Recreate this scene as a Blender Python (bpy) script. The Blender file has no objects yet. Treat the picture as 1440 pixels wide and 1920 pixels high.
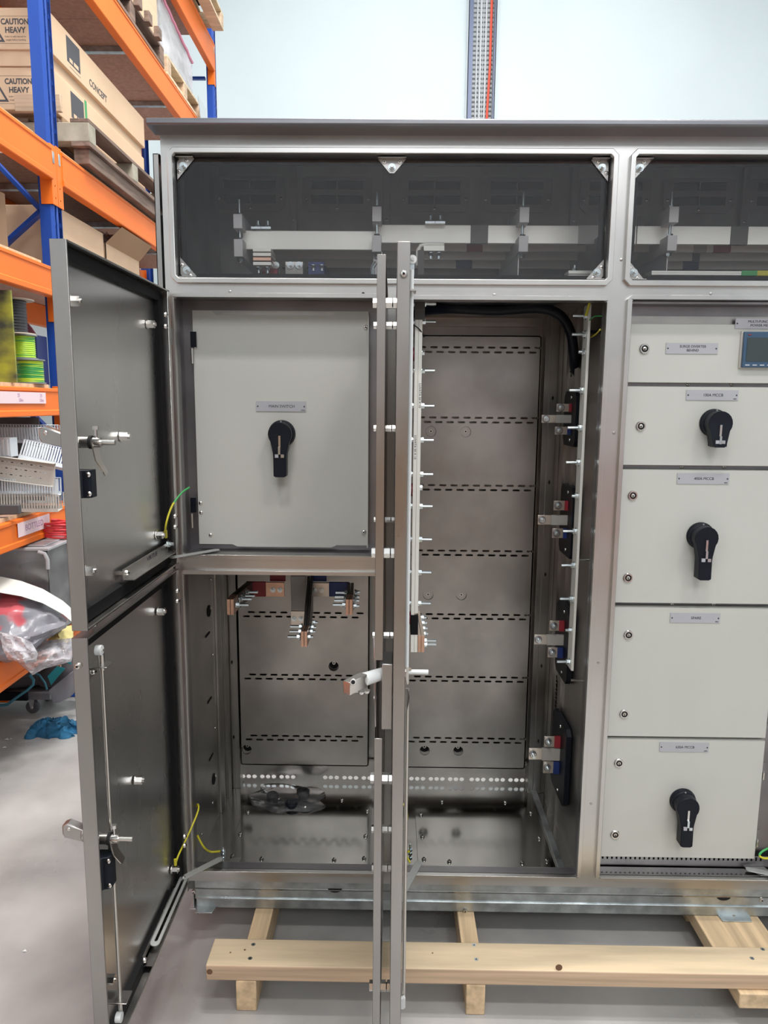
import bpy, math, random
from mathutils import Vector, Matrix
from mathutils.geometry import tessellate_polygon
random.seed(7)
PI = math.pi
SC = bpy.context.scene
COL = SC.collection
# ------------------------------------------------------------------ camera
F = 1350.0; CX, CY = 720.0, 960.0; D = 1.95; H = 1.597
_d = Vector((18.0, -203.0, F))                       # world +Y seen by the camera (right, down, forward)
_n = Vector((-70.0, (18.0 * 70.0 - F * F) / -203.0, F))
yc = _d.normalized(); zc = -_n.normalized(); xc = yc.cross(zc)
if xc.x < 0: xc = -xc
R3 = Matrix((xc, yc, zc))
right = R3.col[0]; down = R3.col[1]; fwd = R3.col[2]
cam = bpy.data.cameras.new('camera'); camo = bpy.data.objects.new('camera', cam); COL.objects.link(camo)
M = Matrix((( right.x, -down.x, -fwd.x, 0), (right.y, -down.y, -fwd.y, -D), (right.z, -down.z, -fwd.z, H), (0, 0, 0, 1)))
camo.matrix_world = M
cam.sensor_fit = 'VERTICAL'; cam.sensor_height = 24.0; cam.lens = F / 1920 * 24.0
cam.clip_start = 0.05; cam.clip_end = 100
SC.camera = camo
CP = Vector((0, -D, H))
def ray(px, py): return R3 @ Vector((px - CX, py - CY, F))
def atY(px, py, Y): r = ray(px, py); return CP + r * ((Y - CP.y) / r.y)
def atZ(px, py, Z): r = ray(px, py); return CP + r * ((Z - CP.z) / r.z)
def atX(px, py, X): r = ray(px, py); return CP + r * ((X - CP.x) / r.x)
# ------------------------------------------------------------------ light
SC.view_settings.view_transform = 'Standard'; SC.view_settings.look = 'None'
SC.view_settings.gamma = 1.0; SC.view_settings.use_curve_mapping = False
SC.view_settings.exposure = 0.0
w = bpy.data.worlds.new('hall_daylight'); SC.world = w; w.use_nodes = True
bg = w.node_tree.nodes['Background']; bg.inputs[0].default_value = (0.80, 0.90, 1.0, 1); bg.inputs[1].default_value = 0.5
def area(x, y, z, sx, sy, power, rot=(0, 0, 0), col=(1.0, 0.97, 0.93)):
    l = bpy.data.lights.new('hall_or_fill_lamp', 'AREA'); l.shape = 'RECTANGLE'; l.size = sx; l.size_y = sy; l.energy = power; l.color = col
    o = bpy.data.objects.new('hall_or_fill_lamp', l); COL.objects.link(o); o.location = (x, y, z); o.rotation_euler = rot
    return o
for lx, ly in ((-0.6, -3.6), (2.6, -3.6), (-0.6, 2.4), (2.6, 2.4), (1.0, -0.4)):
    area(lx, ly, 7.6, 1.2, 0.5, 130)
area(0.2, 0.45, 7.6, 1.1, 0.45, 380)
area(1.2, -7.2, 6.1, 6.5, 1.6, 215, (math.radians(66), 0, 0), (0.96, 0.98, 1.0))     # added front fill behind the camera, lights the busbars and panels
area(1.0, 4.6, 7.4, 5.0, 1.2, 115, (math.radians(35), 0, 0), (0.93, 0.98, 1.0))      # added fill light to brighten the back wall
# ------------------------------------------------------------------ materials
MAT = {}
def mat(name, col, rough=0.5, metal=0.0, spec=0.5, **k):
    m = bpy.data.materials.new(name); m.use_nodes = True; nt = m.node_tree; b = nt.nodes['Principled BSDF']
    b.inputs['Base Color'].default_value = (*col, 1); b.inputs['Roughness'].default_value = rough
    b.inputs['Metallic'].default_value = metal; b.inputs['Specular IOR Level'].default_value = spec
    MAT[name] = m
    if k.get('emit'): b.inputs['Emission Color'].default_value = (*col, 1); b.inputs['Emission Strength'].default_value = k['emit']
    tc = nt.nodes.new('ShaderNodeTexCoord'); mp = nt.nodes.new('ShaderNodeMapping'); nt.links.new(tc.outputs['Object'], mp.inputs[0])
    sc = k.get('scale', (1, 1, 1)); mp.inputs['Scale'].default_value = sc
    if k.get('noise'):                                  # colour mottling: (scale, amount)
        s, a = k['noise']
        n = nt.nodes.new('ShaderNodeTexNoise'); n.inputs['Scale'].default_value = s; n.inputs['Detail'].default_value = k.get('detail', 4)
        nt.links.new(mp.outputs[0], n.inputs['Vector'])
        r = nt.nodes.new('ShaderNodeValToRGB'); nt.links.new(n.outputs[0], r.inputs[0])
        c2 = k.get('col2', tuple(c * (1 - a) for c in col)); c1 = col if 'col2' in k else tuple(min(1, c * (1 + a * .6)) for c in col)
        r.color_ramp.elements[0].position = k.get('lo', .35); r.color_ramp.elements[1].position = k.get('hi', .65)
        r.color_ramp.elements[0].color = (*c2, 1); r.color_ramp.elements[1].color = (*c1, 1)
        nt.links.new(r.outputs[0], b.inputs['Base Color'])
    if k.get('rnoise'):
        s, lo, hi = k['rnoise']
        n = nt.nodes.new('ShaderNodeTexNoise'); n.inputs['Scale'].default_value = s; n.inputs['Detail'].default_value = 5
        nt.links.new(mp.outputs[0], n.inputs['Vector'])
        mr = nt.nodes.new('ShaderNodeMapRange'); mr.inputs['From Min'].default_value = .3; mr.inputs['From Max'].default_value = .7
        mr.inputs['To Min'].default_value = lo; mr.inputs['To Max'].default_value = hi
        nt.links.new(n.outputs[0], mr.inputs[0]); nt.links.new(mr.outputs[0], b.inputs['Roughness'])
    if k.get('bump'):
        s, st, dist = k['bump']
        n = nt.nodes.new('ShaderNodeTexNoise'); n.inputs['Scale'].default_value = s; n.inputs['Detail'].default_value = 3
        nt.links.new(mp.outputs[0], n.inputs['Vector'])
        bp = nt.nodes.new('ShaderNodeBump'); bp.inputs['Strength'].default_value = st; bp.inputs['Distance'].default_value = dist
        nt.links.new(n.outputs[0], bp.inputs['Height']); nt.links.new(bp.outputs[0], b.inputs['Normal'])
    return m
def clearmat(name, tint, gloss=0.06, rough=0.02, white=0.0, wcol=(.8, .8, .8), ior=1.5):
    m = bpy.data.materials.new(name); m.use_nodes = True; nt = m.node_tree; nt.nodes.clear()
    out = nt.nodes.new('ShaderNodeOutputMaterial'); tr = nt.nodes.new('ShaderNodeBsdfTransparent'); tr.inputs[0].default_value = (*tint, 1)
    gl = nt.nodes.new('ShaderNodeBsdfGlossy'); gl.inputs['Roughness'].default_value = rough
    df = nt.nodes.new('ShaderNodeBsdfDiffuse'); df.inputs[0].default_value = (*wcol, 1)
    m1 = nt.nodes.new('ShaderNodeMixShader'); m2 = nt.nodes.new('ShaderNodeMixShader'); fr = nt.nodes.new('ShaderNodeFresnel'); fr.inputs[0].default_value = ior
    ad = nt.nodes.new('ShaderNodeMath'); ad.operation = 'ADD'; ad.inputs[1].default_value = gloss
    nt.links.new(fr.outputs[0], ad.inputs[0]); nt.links.new(ad.outputs[0], m1.inputs[0])
    nt.links.new(tr.outputs[0], m2.inputs[1]); nt.links.new(df.outputs[0], m2.inputs[2])
    if white > 0:
        n = nt.nodes.new('ShaderNodeTexNoise'); n.inputs['Scale'].default_value = 2.5; n.inputs['Detail'].default_value = 2
        mr = nt.nodes.new('ShaderNodeMapRange'); mr.inputs['From Min'].default_value = .35; mr.inputs['From Max'].default_value = .7
        mr.inputs['To Min'].default_value = white * .4; mr.inputs['To Max'].default_value = min(1, white * 1.5)
        nt.links.new(n.outputs[0], mr.inputs[0]); nt.links.new(mr.outputs[0], m2.inputs[0])
    else: m2.inputs[0].default_value = 0
    nt.links.new(m2.outputs[0], m1.inputs[1]); nt.links.new(gl.outputs[0], m1.inputs[2]); nt.links.new(m1.outputs[0], out.inputs[0])
    MAT[name] = m; return m
mat('stainless', (.45, .435, .42), .3, 1, noise=(5, .14), rnoise=(7, .24, .40), scale=(1, 1, .35))
mat('stainless_brushed', (.62, .61, .59), .3, 1, noise=(3, .07), rnoise=(12, .28, .32))
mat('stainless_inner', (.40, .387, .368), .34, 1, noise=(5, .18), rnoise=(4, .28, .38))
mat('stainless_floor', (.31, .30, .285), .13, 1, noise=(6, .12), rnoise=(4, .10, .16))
mat('stainless_door', (.64, .635, .63), .28, 1, noise=(4, .06), rnoise=(3, .24, .31), scale=(1, 1, .4))
mat('stay_steel', (.42, .43, .42), .5, .45)
mat('hood_steel', (.20, .20, .215), .36, 1, noise=(4, .1))
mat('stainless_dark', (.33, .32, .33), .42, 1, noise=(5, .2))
mat('galvanised', (.52, .56, .57), .38, .9, noise=(18, .28), rnoise=(14, .25, .48))
mat('zinc', (.66, .72, .74), .25, 1)
mat('bright_steel', (.72, .70, .67), .22, 1)
mat('rod_steel', (.62, .59, .55), .28, 1)
mat('powder_white', (.54, .54, .50), .42, 0, noise=(3, .03), bump=(900, .12, .0006))
mat('label_grey', (.42, .42, .45), .4)
mat('ink', (.03, .03, .035), .5)
mat('black_plastic', (.006, .008, .014), .42, 0, .22)
mat('black_rubber', (.006, .006, .007), .6, 0, .2)
mat('white_plastic', (.72, .74, .74), .4)
mat('insulator', (.60, .59, .59), .5)
mat('tinned_bar', (.93, .92, .85), .35, .2, noise=(5, .06))
mat('copper_pink', (.72, .45, .33), .32, .8, noise=(30, .1))
mat('tin_link', (.70, .64, .57), .28, .8)
mat('red_sleeve', (.30, .022, .035), .45)
mat('blue_sleeve', (.015, .035, .17), .45)
mat('grey_sleeve', (.40, .385, .36), .45)
mat('dark_sleeve', (.07, .065, .06), .4)
mat('red_insulator', (.33, .01, .03), .3)
mat('wire_yellow', (.62, .56, .03), .4)
mat('wire_green', (.05, .38, .10), .4)
mat('screen', (.045, .06, .062), .25); mat('meter_blue', (.04, .085, .15), .35); mat('red_dot', (.35, .02, .03), .4)
mat('hole_black', (.006, .006, .007), .9)
mat('smudge', (.10, .095, .09), .55, .6)
mat('timber', (.66, .52, .35), .6, noise=(3.2, .22), scale=(.6, 6, 14), detail=6, bump=(8, .15, .002))
mat('timber_y', (.64, .47, .29), .6, noise=(3.2, .25), scale=(14, .6, 14), detail=6, bump=(8, .15, .002))
mat('timber_side', (.56, .40, .27), .6, noise=(3.2, .2), scale=(.6, 6, 22), detail=6)
mat('knot', (.16, .08, .04), .6)
mat('orange', (.84, .175, .018), .45, 0, .3, noise=(2, .08))
mat('blue_paint', (.015, .065, .34), .38, 0, .35)
mat('cardboard', (.64, .45, .30), .75, noise=(2.5, .07))
mat('cardboard_dark', (.36, .235, .14), .75, noise=(2.5, .1))
mat('chipboard', (.48, .30, .23), .8, noise=(40, .14))
mat('board_edge', (.62, .47, .30), .7, noise=(30, .2))
mat('pallet_wood', (.20, .135, .105), .8, noise=(4, .35), scale=(6, 1, 10))
mat('pallet_grey', (.33, .30, .24), .8, noise=(8, .3))
mat('tape_green', (.05, .30, .10), .4); mat('print_dark', (.07, .07, .08), .7); mat('print_grey', (.28, .22, .17), .7)
mat('paper_pink', (.80, .62, .66), .6); mat('pink_wrap', (.70, .22, .33), .35); mat('pen_ink', (.38, .20, .36), .6)
mat('trunking', (.60, .64, .68), .5); mat('trunking_beige', (.50, .48, .44), .5); mat('trunking_dark', (.07, .07, .075), .6)
mat('reel_green', (.04, .30, .07), .35, noise=(3, .9), scale=(1, 1, 22), col2=(.50, .68, .05), lo=.45, hi=.52)
mat('reel_lime', (.42, .66, .05), .35, noise=(3, .5), scale=(1, 1, 26), col2=(.06, .36, .08), lo=.38, hi=.45)
mat('reel_black', (.035, .035, .04), .35); mat('reel_rim', (.55, .48, .40), .6); mat('rim_grey', (.20, .22, .22), .5)
mat('maroon', (.11, .012, .025), .7); mat('navy_box', (.02, .03, .12), .6)
mat('mouldy', (.045, .05, .035), .6, noise=(3.2, .9), col2=(.42, .42, .03), lo=.40, hi=.60, scale=(1, 1, 1.6), detail=8)
mat('red_cable', (.66, .04, .05), .35)
mat('bin_plastic', (.38, .38, .40), .3); mat('bin_inside', (.05, .045, .05), .5)
mat('white_sheet', (.66, .66, .61), .5)
mat('print_bag', (.22, .22, .25), .3, noise=(5, .5), col2=(.50, .10, .12), lo=.40, hi=.44, detail=2)
mat('tool_grey', (.075, .07, .08), .8, noise=(8, .25)); mat('tool_light', (.22, .22, .25), .8, noise=(8, .2)); mat('tool_teal', (.03, .42, .52), .6); mat('piping_teal', (.06, .26, .36), .6)
mat('yellow_cloth', (.60, .52, .22), .8); mat('rag_blue', (.015, .12, .24), .8, noise=(20, .35), bump=(30, .5, .01))
mat('tyre', (.09, .09, .10), .6); mat('wall_white', (.66, .72, .735), .8, noise=(.7, .035))
mat('concrete', (.36, .35, .34), .42, noise=(2.2, .38), rnoise=(2.2, .2, .5), detail=10, lo=.30, hi=.68)
mat('tray_dark', (.10, .12, .19), .4, .3); mat('wall_grey', (.52, .53, .55), .8); mat('cable_grey', (.62, .64, .66), .5); mat('cable_red', (.72, .09, .05), .45)
clearmat('window_clear', (.985, .985, .99), .01); clearmat('poly_bag', (.93, .92, .94), .04, .22, .5, (.86, .82, .86), 1.25)
clearmat('zip_bag', (.95, .94, .94), .02, .12, .09, (.6, .6, .6), 1.2); clearmat('milky', (.85, .86, .88), .05, .2, .25, (.6, .6, .62))
# grip pads for floor: a little grime
# ------------------------------------------------------------------ mesh builder
class MB:
    def __init__(s): s.v = []; s.f = []; s.m = []; s.names = []
    def mi(s, m):
        if m not in s.names: s.names.append(m)
        return s.names.index(m)
    def add(s, vs, fs, m, M=None):
        b = len(s.v)
        s.v += [tuple(M @ Vector(v)) if M else tuple(v) for v in vs]
        i = s.mi(m)
        for f in fs: s.f.append(tuple(b + k for k in f)); s.m.append(i)
        return s
    def box(s, x0, x1, y0, y1, z0, z1, m, M=None):
        if x0 > x1: x0, x1 = x1, x0
        if y0 > y1: y0, y1 = y1, y0
        if z0 > z1: z0, z1 = z1, z0
        vs = [(x, y, z) for x in (x0, x1) for y in (y0, y1) for z in (z0, z1)]
        return s.add(vs, [(0, 1, 3, 2), (4, 6, 7, 5), (0, 4, 5, 1), (2, 3, 7, 6), (0, 2, 6, 4), (1, 5, 7, 3)], m, M)
    def obox(s, c, ax, ay, az, m):
        c, ax, ay, az = map(Vector, (c, ax, ay, az))
        vs = [c + ax * i + ay * j + az * k for i in (-1, 1) for j in (-1, 1) for k in (-1, 1)]
        return s.add(vs, [(0, 1, 3, 2), (4, 6, 7, 5), (0, 4, 5, 1), (2, 3, 7, 6), (0, 2, 6, 4), (1, 5, 7, 3)], m)
    def beam(s, p, q, w, h, m, up=(0, 0, 1)):
        p, q = Vector(p), Vector(q); a = (q - p); L = a.length / 2; a.normalize(); u = Vector(up)
        sd = a.cross(u)
        if sd.length < 1e-4: sd = a.cross(Vector((1, 0, 0)))
        sd.normalize(); u = sd.cross(a)
        return s.obox((p + q) / 2, a * L, sd * w / 2, u * h / 2, m)
    def cyl(s, p, q, r, m, n=12, r2=None, ph=0.0):
        p, q = Vector(p), Vector(q); a = (q - p).normalized(); r2 = r if r2 is None else r2
        t = Vector((0, 0, 1)) if abs(a.z) < .9 else Vector((1, 0, 0)); u = a.cross(t).normalized(); v = a.cross(u)
        vs = []; 
        for c, rr in ((p, r), (q, r2)):
            for i in range(n):
                g = 2 * PI * i / n + ph; vs.append(c + (u * math.cos(g) + v * math.sin(g)) * rr)
        fs = [(i, (i + 1) % n, n + (i + 1) % n, n + i) for i in range(n)] + [tuple(range(n - 1, -1, -1)), tuple(range(n, 2 * n))]
        return s.add(vs, fs, m)
    def tube(s, pts, r, m, n=8, closed=False):
        pts = [Vector(p) for p in pts]; vs = []; fs = []; N = len(pts); pv = None
        for i, p in enumerate(pts):
            a = (pts[min(i + 1, N - 1)] - pts[max(i - 1, 0)]).normalized()
            if pv is None:
                t = Vector((0, 0, 1)) if abs(a.z) < .9 else Vector((1, 0, 0)); pv = a.cross(t).normalized()
            u = (pv - a * pv.dot(a)).normalized(); pv = u; v = a.cross(u)
            rr = r[i] if isinstance(r, (list, tuple)) else r
            vs += [p + (u * math.cos(2 * PI * k / n) + v * math.sin(2 * PI * k / n)) * rr for k in range(n)]
        for i in range(N - 1):
            for k in range(n): fs.append((i * n + k, i * n + (k + 1) % n, (i + 1) * n + (k + 1) % n, (i + 1) * n + k))
        fs += [tuple(range(n - 1, -1, -1)), tuple(range((N - 1) * n, N * n))]
        return s.add(vs, fs, m)
    def prism(s, poly, m, fn, t0, t1, holes=()):
        """poly in (a, b); fn(a, b, t) -> world; extruded t0..t1, holes cut through"""
        loops = [list(poly)] + [list(h) for h in holes]
        flat = [p for l in loops for p in l]; n = len(flat)
        tris = tessellate_polygon([[Vector((a, b, 0)) for a, b in l] for l in loops])
        vs = [fn(a, b, t0) for a, b in flat] + [fn(a, b, t1) for a, b in flat]
        fs = [tuple(t) for t in tris] + [tuple(n + i for i in reversed(t)) for t in tris]
        o = 0
        for l in loops:
            k = len(l)
            for i in range(k): fs.append((o + i, o + (i + 1) % k, n + o + (i + 1) % k, n + o + i))
            o += k
        return s.add(vs, fs, m)
    def revolve(s, prof, c, m, axis='Z', n=24):
        vs = []; fs = []; c = Vector(c)
        for i, (r, z) in enumerate(prof):
            for k in range(n):
                g = 2 * PI * k / n; a, b = r * math.cos(g), r * math.sin(g)
                vs.append(c + Vector({'Z': (a, b, z), 'Y': (a, z, b), 'X': (z, a, b)}[axis]))
        for i in range(len(prof) - 1):
            for k in range(n): fs.append((i * n + k, i * n + (k + 1) % n, (i + 1) * n + (k + 1) % n, (i + 1) * n + k))
        fs += [tuple(range(n)), tuple(range((len(prof) - 1) * n, len(prof) * n))]
        return s.add(vs, fs, m)
    def text(s, body, size, m, M, align='CENTER', ext=0.0003, sx=1.0, bold=0.0):
        c = bpy.data.curves.new('lettering', 'FONT'); c.body = body; c.size = size; c.align_x = align; c.align_y = 'CENTER'; c.extrude = ext; c.resolution_u = 3; c.offset = bold
        o = bpy.data.objects.new('lettering', c); me = bpy.data.meshes.new_from_object(o)
        s.add([(v.co.x * sx, v.co.y, v.co.z) for v in me.vertices], [tuple(p.vertices) for p in me.polygons], m, M)
        bpy.data.objects.remove(o); bpy.data.curves.remove(c); bpy.data.meshes.remove(me)
        return s
    def mesh(s, name, off=Vector((0, 0, 0)), smooth=True, fix=True):
        me = bpy.data.meshes.new(name)
        me.from_pydata([tuple(Vector(v) - off) for v in s.v], [], s.f)
        for n in s.names: me.materials.append(MAT[n])
        me.polygons.foreach_set('material_index', s.m)
        if fix:
            import bmesh
            b = bmesh.new(); b.from_mesh(me); bmesh.ops.recalc_face_normals(b, faces=b.faces); b.to_mesh(me); b.free()
        if smooth:
            me.polygons.foreach_set('use_smooth', [True] * len(me.polygons)); me.set_sharp_from_angle(angle=math.radians(32))
        me.update(); return me
ORG = {}
def org(p):
    while p.parent: p = p.parent
    return ORG.get(p.name, Vector((0, 0, 0)))
def thing(name, label, cat, loc=(0, 0, 0), group=None):
    o = bpy.data.objects.new(name, None); COL.objects.link(o); o.location = loc; o.empty_display_size = .05
    ORG[o.name] = Vector(loc); o['label'] = label; o['category'] = cat
    if group: o['group'] = group
    return o
def part(name, mb, parent, label=None, kind=None, smooth=True, bevel=0):
    o = bpy.data.objects.new(name, mb.mesh(name, org(parent), smooth)); COL.objects.link(o); o.parent = parent
    if label: o['label'] = label
    if kind: o['kind'] = kind
    if bevel: bev(o, bevel)
    return o
def bev(o, wd, seg=2):
    m = o.modifiers.new('edge', 'BEVEL'); m.width = wd; m.segments = seg; m.limit_method = 'ANGLE'; m.angle_limit = math.radians(50)
def solo(name, mb, label, cat, group=None, bevel=0):
    xs = [v[0] for v in mb.v]; ys = [v[1] for v in mb.v]; zs = [v[2] for v in mb.v]
    c = Vector(((min(xs) + max(xs)) / 2, (min(ys) + max(ys)) / 2, min(zs)))
    o = bpy.data.objects.new(name, mb.mesh(name, c)); COL.objects.link(o); o.location = c; ORG[o.name] = c
    o['label'] = label; o['category'] = cat
    if group: o['group'] = group
    if bevel: bev(o, bevel)
    return o
def struct(name, mb):
    o = bpy.data.objects.new(name, mb.mesh(name)); COL.objects.link(o); o['kind'] = 'structure'; return o
def inst(name, me, parent, pos, rot=None, label=None):
    o = bpy.data.objects.new(name, me); COL.objects.link(o); o.parent = parent
    o.matrix_local = Matrix.Translation(Vector(pos) - org(parent)) @ (rot.to_4x4() if rot else Matrix.Identity(4))
    if label: o['label'] = label
    return o
def ring(mb, x0, x1, z0, z1, wd, y0, y1, m, ch=.004):
    """rectangular frame lying in an X-Z plane"""
    def rr(a0, a1, b0, b1, c): return [(a0 + c, b0), (a1 - c, b0), (a1, b0 + c), (a1, b1 - c), (a1 - c, b1), (a0 + c, b1), (a0, b1 - c), (a0, b0 + c)]
    mb.prism(rr(x0 - wd, x1 + wd, z0 - wd, z1 + wd, ch + wd * .6), m, lambda a, b, t: (a, t, b), y0, y1, holes=[rr(x0, x1, z0, z1, ch)])
def rect(a0, a1, b0, b1): return [(a0, b0), (a1, b0), (a1, b1), (a0, b1)]
def slot(cx, cz, L, h, n=4):
    r = h / 2; pts = []
    for i in range(n + 1): g = -PI / 2 + PI * i / n; pts.append((cx + L / 2 - r + r * math.cos(g), cz + r * math.sin(g)))
    for i in range(n + 1): g = PI / 2 + PI * i / n; pts.append((cx - L / 2 + r + r * math.cos(g), cz + r * math.sin(g)))
    return pts
def circ(cx, cz, r, n=18): return [(cx + r * math.cos(2 * PI * i / n), cz + r * math.sin(2 * PI * i / n)) for i in range(n)]
XZ = lambda a, b, t: (a, t, b)
YZ = lambda a, b, t: (t, a, b)
XY = lambda a, b, t: (a, b, t)
# text frames: facing -Y (read from the camera), facing +X
TF = lambda x, y, z: Matrix.Translation((x, y, z)) @ Matrix.Rotation(PI / 2, 4, 'X')
TXp = lambda x, y, z: Matrix.Translation((x, y, z)) @ Matrix.Rotation(PI / 2, 4, 'Z') @ Matrix.Rotation(PI / 2, 4, 'X')
AX = {'+X': Matrix.Rotation(PI / 2, 3, 'Y'), '-X': Matrix.Rotation(-PI / 2, 3, 'Y'), '-Y': Matrix.Rotation(PI / 2, 3, 'X'), '+Y': Matrix.Rotation(-PI / 2, 3, 'X'), '+Z': Matrix.Identity(3), '-Z': Matrix.Rotation(PI, 3, 'X')}
# shared fastener meshes, axis +Z
def hexbolt(r, h, tail=0.0, tr=0.0, washer=0.0, m='zinc', wm=None, n=6):
    b = MB()
    z = 0
    if washer: b.cyl((0, 0, 0), (0, 0, .0018), washer, wm or m, 14); z = .0018
    b.cyl((0, 0, z), (0, 0, z + h), r, m, n)
    if tail: b.cyl((0, 0, z + h), (0, 0, z + h + tail), tr, m, 10)
    return b.mesh('hex_bolt')
BOLT = hexbolt(.0085, .008, .028, .0045, .0115)          # busbar bolt with long tail
BOLT_S = hexbolt(.0075, .007, .008, .0045, .010)
HEAD = hexbolt(.0085, .006, 0, 0, .0105)
NUTB = hexbolt(.0070, .006, .006, .004, .009)
STAND = hexbolt(.0105, .016, .004, .005, .012, 'bright_steel')
SCREW = MB(); SCREW.revolve([(.0055, 0), (.0052, .0015), (.0035, .003), (.0015, .0034)], (0, 0, 0), 'bright_steel', 'Z', 12); SCREW.cyl((0, 0, .0034), (0, 0, .0036), .0016, 'hole_black', 6); SCREW = SCREW.mesh('screw')
DOMED = MB(); DOMED.revolve([(.007, 0), (.0068, .003), (.005, .006), (.002, .0075)], (0, 0, 0), 'bright_steel', 'Z', 12); DOMED.cyl((0, 0, .0072), (0, 0, .0078), .0025, 'hole_black', 6); DOMED = DOMED.mesh('domed_bolt')
# ================================================================== ROOM
m = MB(); m.box(-6, 7, -9, 8.2, -.1, 0, 'concrete'); struct('floor', m)
m = MB(); m.box(-6, 7, 8, 8.15, 0, 9, 'wall_white'); struct('wall_back', m)
m = MB(); m.box(-3.6, -3.45, -9, 8, 0, 9, 'wall_white'); struct('wall_left', m)
m = MB(); m.prism(rect(-6, 7, 0, 9), 'wall_grey', XZ, -9, -8.85); struct('wall_front', m)
m = MB(); m.box(5.6, 5.75, -9, 8, 0, 9, 'wall_white'); struct('wall_right', m)

# ================================================================== SWITCHBOARD ENCLOSURE
cab = thing('switchboard_enclosure', 'large stainless steel electrical switchboard enclosure with its doors open, standing on timber bearers', 'switchboard', (0, .3, .089))
XL, XR, ZB, ZT, YB = -.602, 1.795, .187, 2.277, .62
O = {'o1u': (-.578, -.03, 1.181, 1.869), 'o1l': (-.578, -.03, .228, 1.126), 'o2': (.03, .552, .226, 1.866),
     'o3': (.616, 1.19, .226, 1.870), 'o4': (1.25, 1.77, .226, 1.866), 'w1': (-.571, .55, 1.918, 2.224), 'w2': (.606, 1.77, 1.918, 2.224)}
m = MB(); m.prism(rect(XL, XR, ZB, ZT), 'stainless_brushed', XZ, 0, .003, holes=[rect(*O[k]) for k in O]); part('front_frame', m, cab)
for k in O:
    m = MB(); x0, x1, z0, z1 = O[k]; q = .0135 if k[0] == 'w' else .011
    x0 += .001; ring(m, x0, x1, z0, z1, q, -.013, .001, 'stainless_brushed', .004 if k[0] == 'o' else .007)
    ring(m, x0, x1, z0, z1, .0015, .001, .032, 'stainless_dark', .001)
    part('opening_lip', m, cab, bevel=.0025)
for s, x in (('l', XL), ('r', XR)):
    m = MB(); m.prism([(.003, .150), (YB, .150), (YB, 2.434), (.003, ZT - .002)], 'stainless_inner', YZ, x, x + (.002 if s == 'l' else -.002)); part('side_panel', m, cab)
m = MB()
holes = []
for gx in (-.605 + .03, -.28 + .02, .07, .30, .70, .95):                        # ventilation slots low in the back wall
    for g in range(3):
        for i in range(3): holes.append(slot(gx + .012 + i * .022 + g * .074, .181, .0180, .0155, 4))
m.prism(rect(XL, XR, .150, 2.434), 'stainless_inner', XZ, YB, YB + .003, holes=holes); part('rear_panel', m, cab)
m = MB(); ZF = .162
m.box(XL + .002, XR - .002, .003, YB, ZF - .004, ZF, 'stainless_floor'); part('floor_panel', m, cab)
for x0, x1 in ((-.565, -.045), (.045, .535)):                                    # raised gland plates with bolts round the rim
    m = MB(); m.box(x0 + .045, x1 - .02, .06, .50, ZF, ZF + .003, 'stainless_floor'); g = part('gland_plate', m, cab, bevel=.001)
    for bx, by in [(x0 + .065, .15), (x0 + .065, .27), (x0 + .065, .40), (x1 - .035, .15), (x1 - .035, .27), (x1 - .035, .42), ((x0 + x1) / 2 - .1, .14), ((x0 + x1) / 2 + .13, .14), ((x0 + x1) / 2 - .1, .487), ((x0 + x1) / 2 + .13, .487)]:
        inst('screw', DOMED, g, (bx, by, ZF + .003))
    m = MB(); m.box(x0 - .01, x1 + .015, .012, .05, ZF, .215, 'galvanised'); part('floor_rail', m, cab, bevel=.001)
m = MB(); m.box(x1 - .008, x1 + .012, .05, .60, ZF, ZF + .012, 'galvanised'); part('floor_rail', m, cab, bevel=.001)
# roof hood
m = MB()
prof = [(.0, 2.262), (-.004, 2.272), (-.058, 2.272), (-.060, 2.275), (-.060, 2.2865), (-.058, 2.2885), (YB + .05, 2.305), (YB + .05, 2.285), (.0, 2.278)]
m.prism([(a, b) for a, b in [(.004, 2.270), (-.058, 2.2725), (-.062, 2.2755), (-.062, 2.287), (-.058, 2.2895), (YB + .05, 2.455), (YB + .05, 2.445), (.004, 2.276)]], 'hood_steel', YZ, XL - .015, XR + .015)
part('roof_hood', m, cab, bevel=.002)
# intermediate deck with perforations
m = MB(); hs = []
for gx, gy in ((.10, .44), (.10, .53), (.36, .44), (.36, .53)):
    for i in range(9):
        for j in range(4): hs.append(circ(gx + i * .0115 + (j % 2) * .0057, gy + j * .0105, .0038, 7))
m.prism(rect(XL + .002, .575, .04, YB), 'stainless_inner', XY, 1.893, 1.897, holes=hs); part('perforated_deck', m, cab)
m = MB(); m.box(.575, XR - .002, .04, YB, 1.893, 1.897, 'stainless_dark'); part('deck_panel', m, cab)
for y0, y1, z0 in ((.50, .545, 1.866),):
    m = MB(); m.box(.02, .49, YB - .02, YB, 1.862, 1.878, 'stainless_inner'); part('cross_rail', m, cab)
# partition right of the open bay
m = MB(); hl = [circ(.10, z, .007, 10) for z in (1.55, 1.21, .85)]
for z in (1.70, 1.24, .72, .42):
    for i in range(5):
        hl.append(slot(.30, z + i * .0001, .001, .0008, 1)) if False else None
m.prism(rect(.01, YB, ZF, 1.893), 'stainless_inner', lambda a, b, t: (t, a, b), .577, .580); part('partition_panel', m, cab)
for y, z in ((.10, 1.42), (.10, .62), (.10, 1.03), (.44, 1.70), (.44, .55), (.06, .42)):     # groups of slots along the partition
    m = MB()
    for i in range(4):
        for j in range(2): m.prism(slot(y + j * .010, z + i * .03 + j * .014, .0055, .022, 3), 'hole_black', YZ, .5755, .5772)
    part('slot_group', m, cab)
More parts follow.
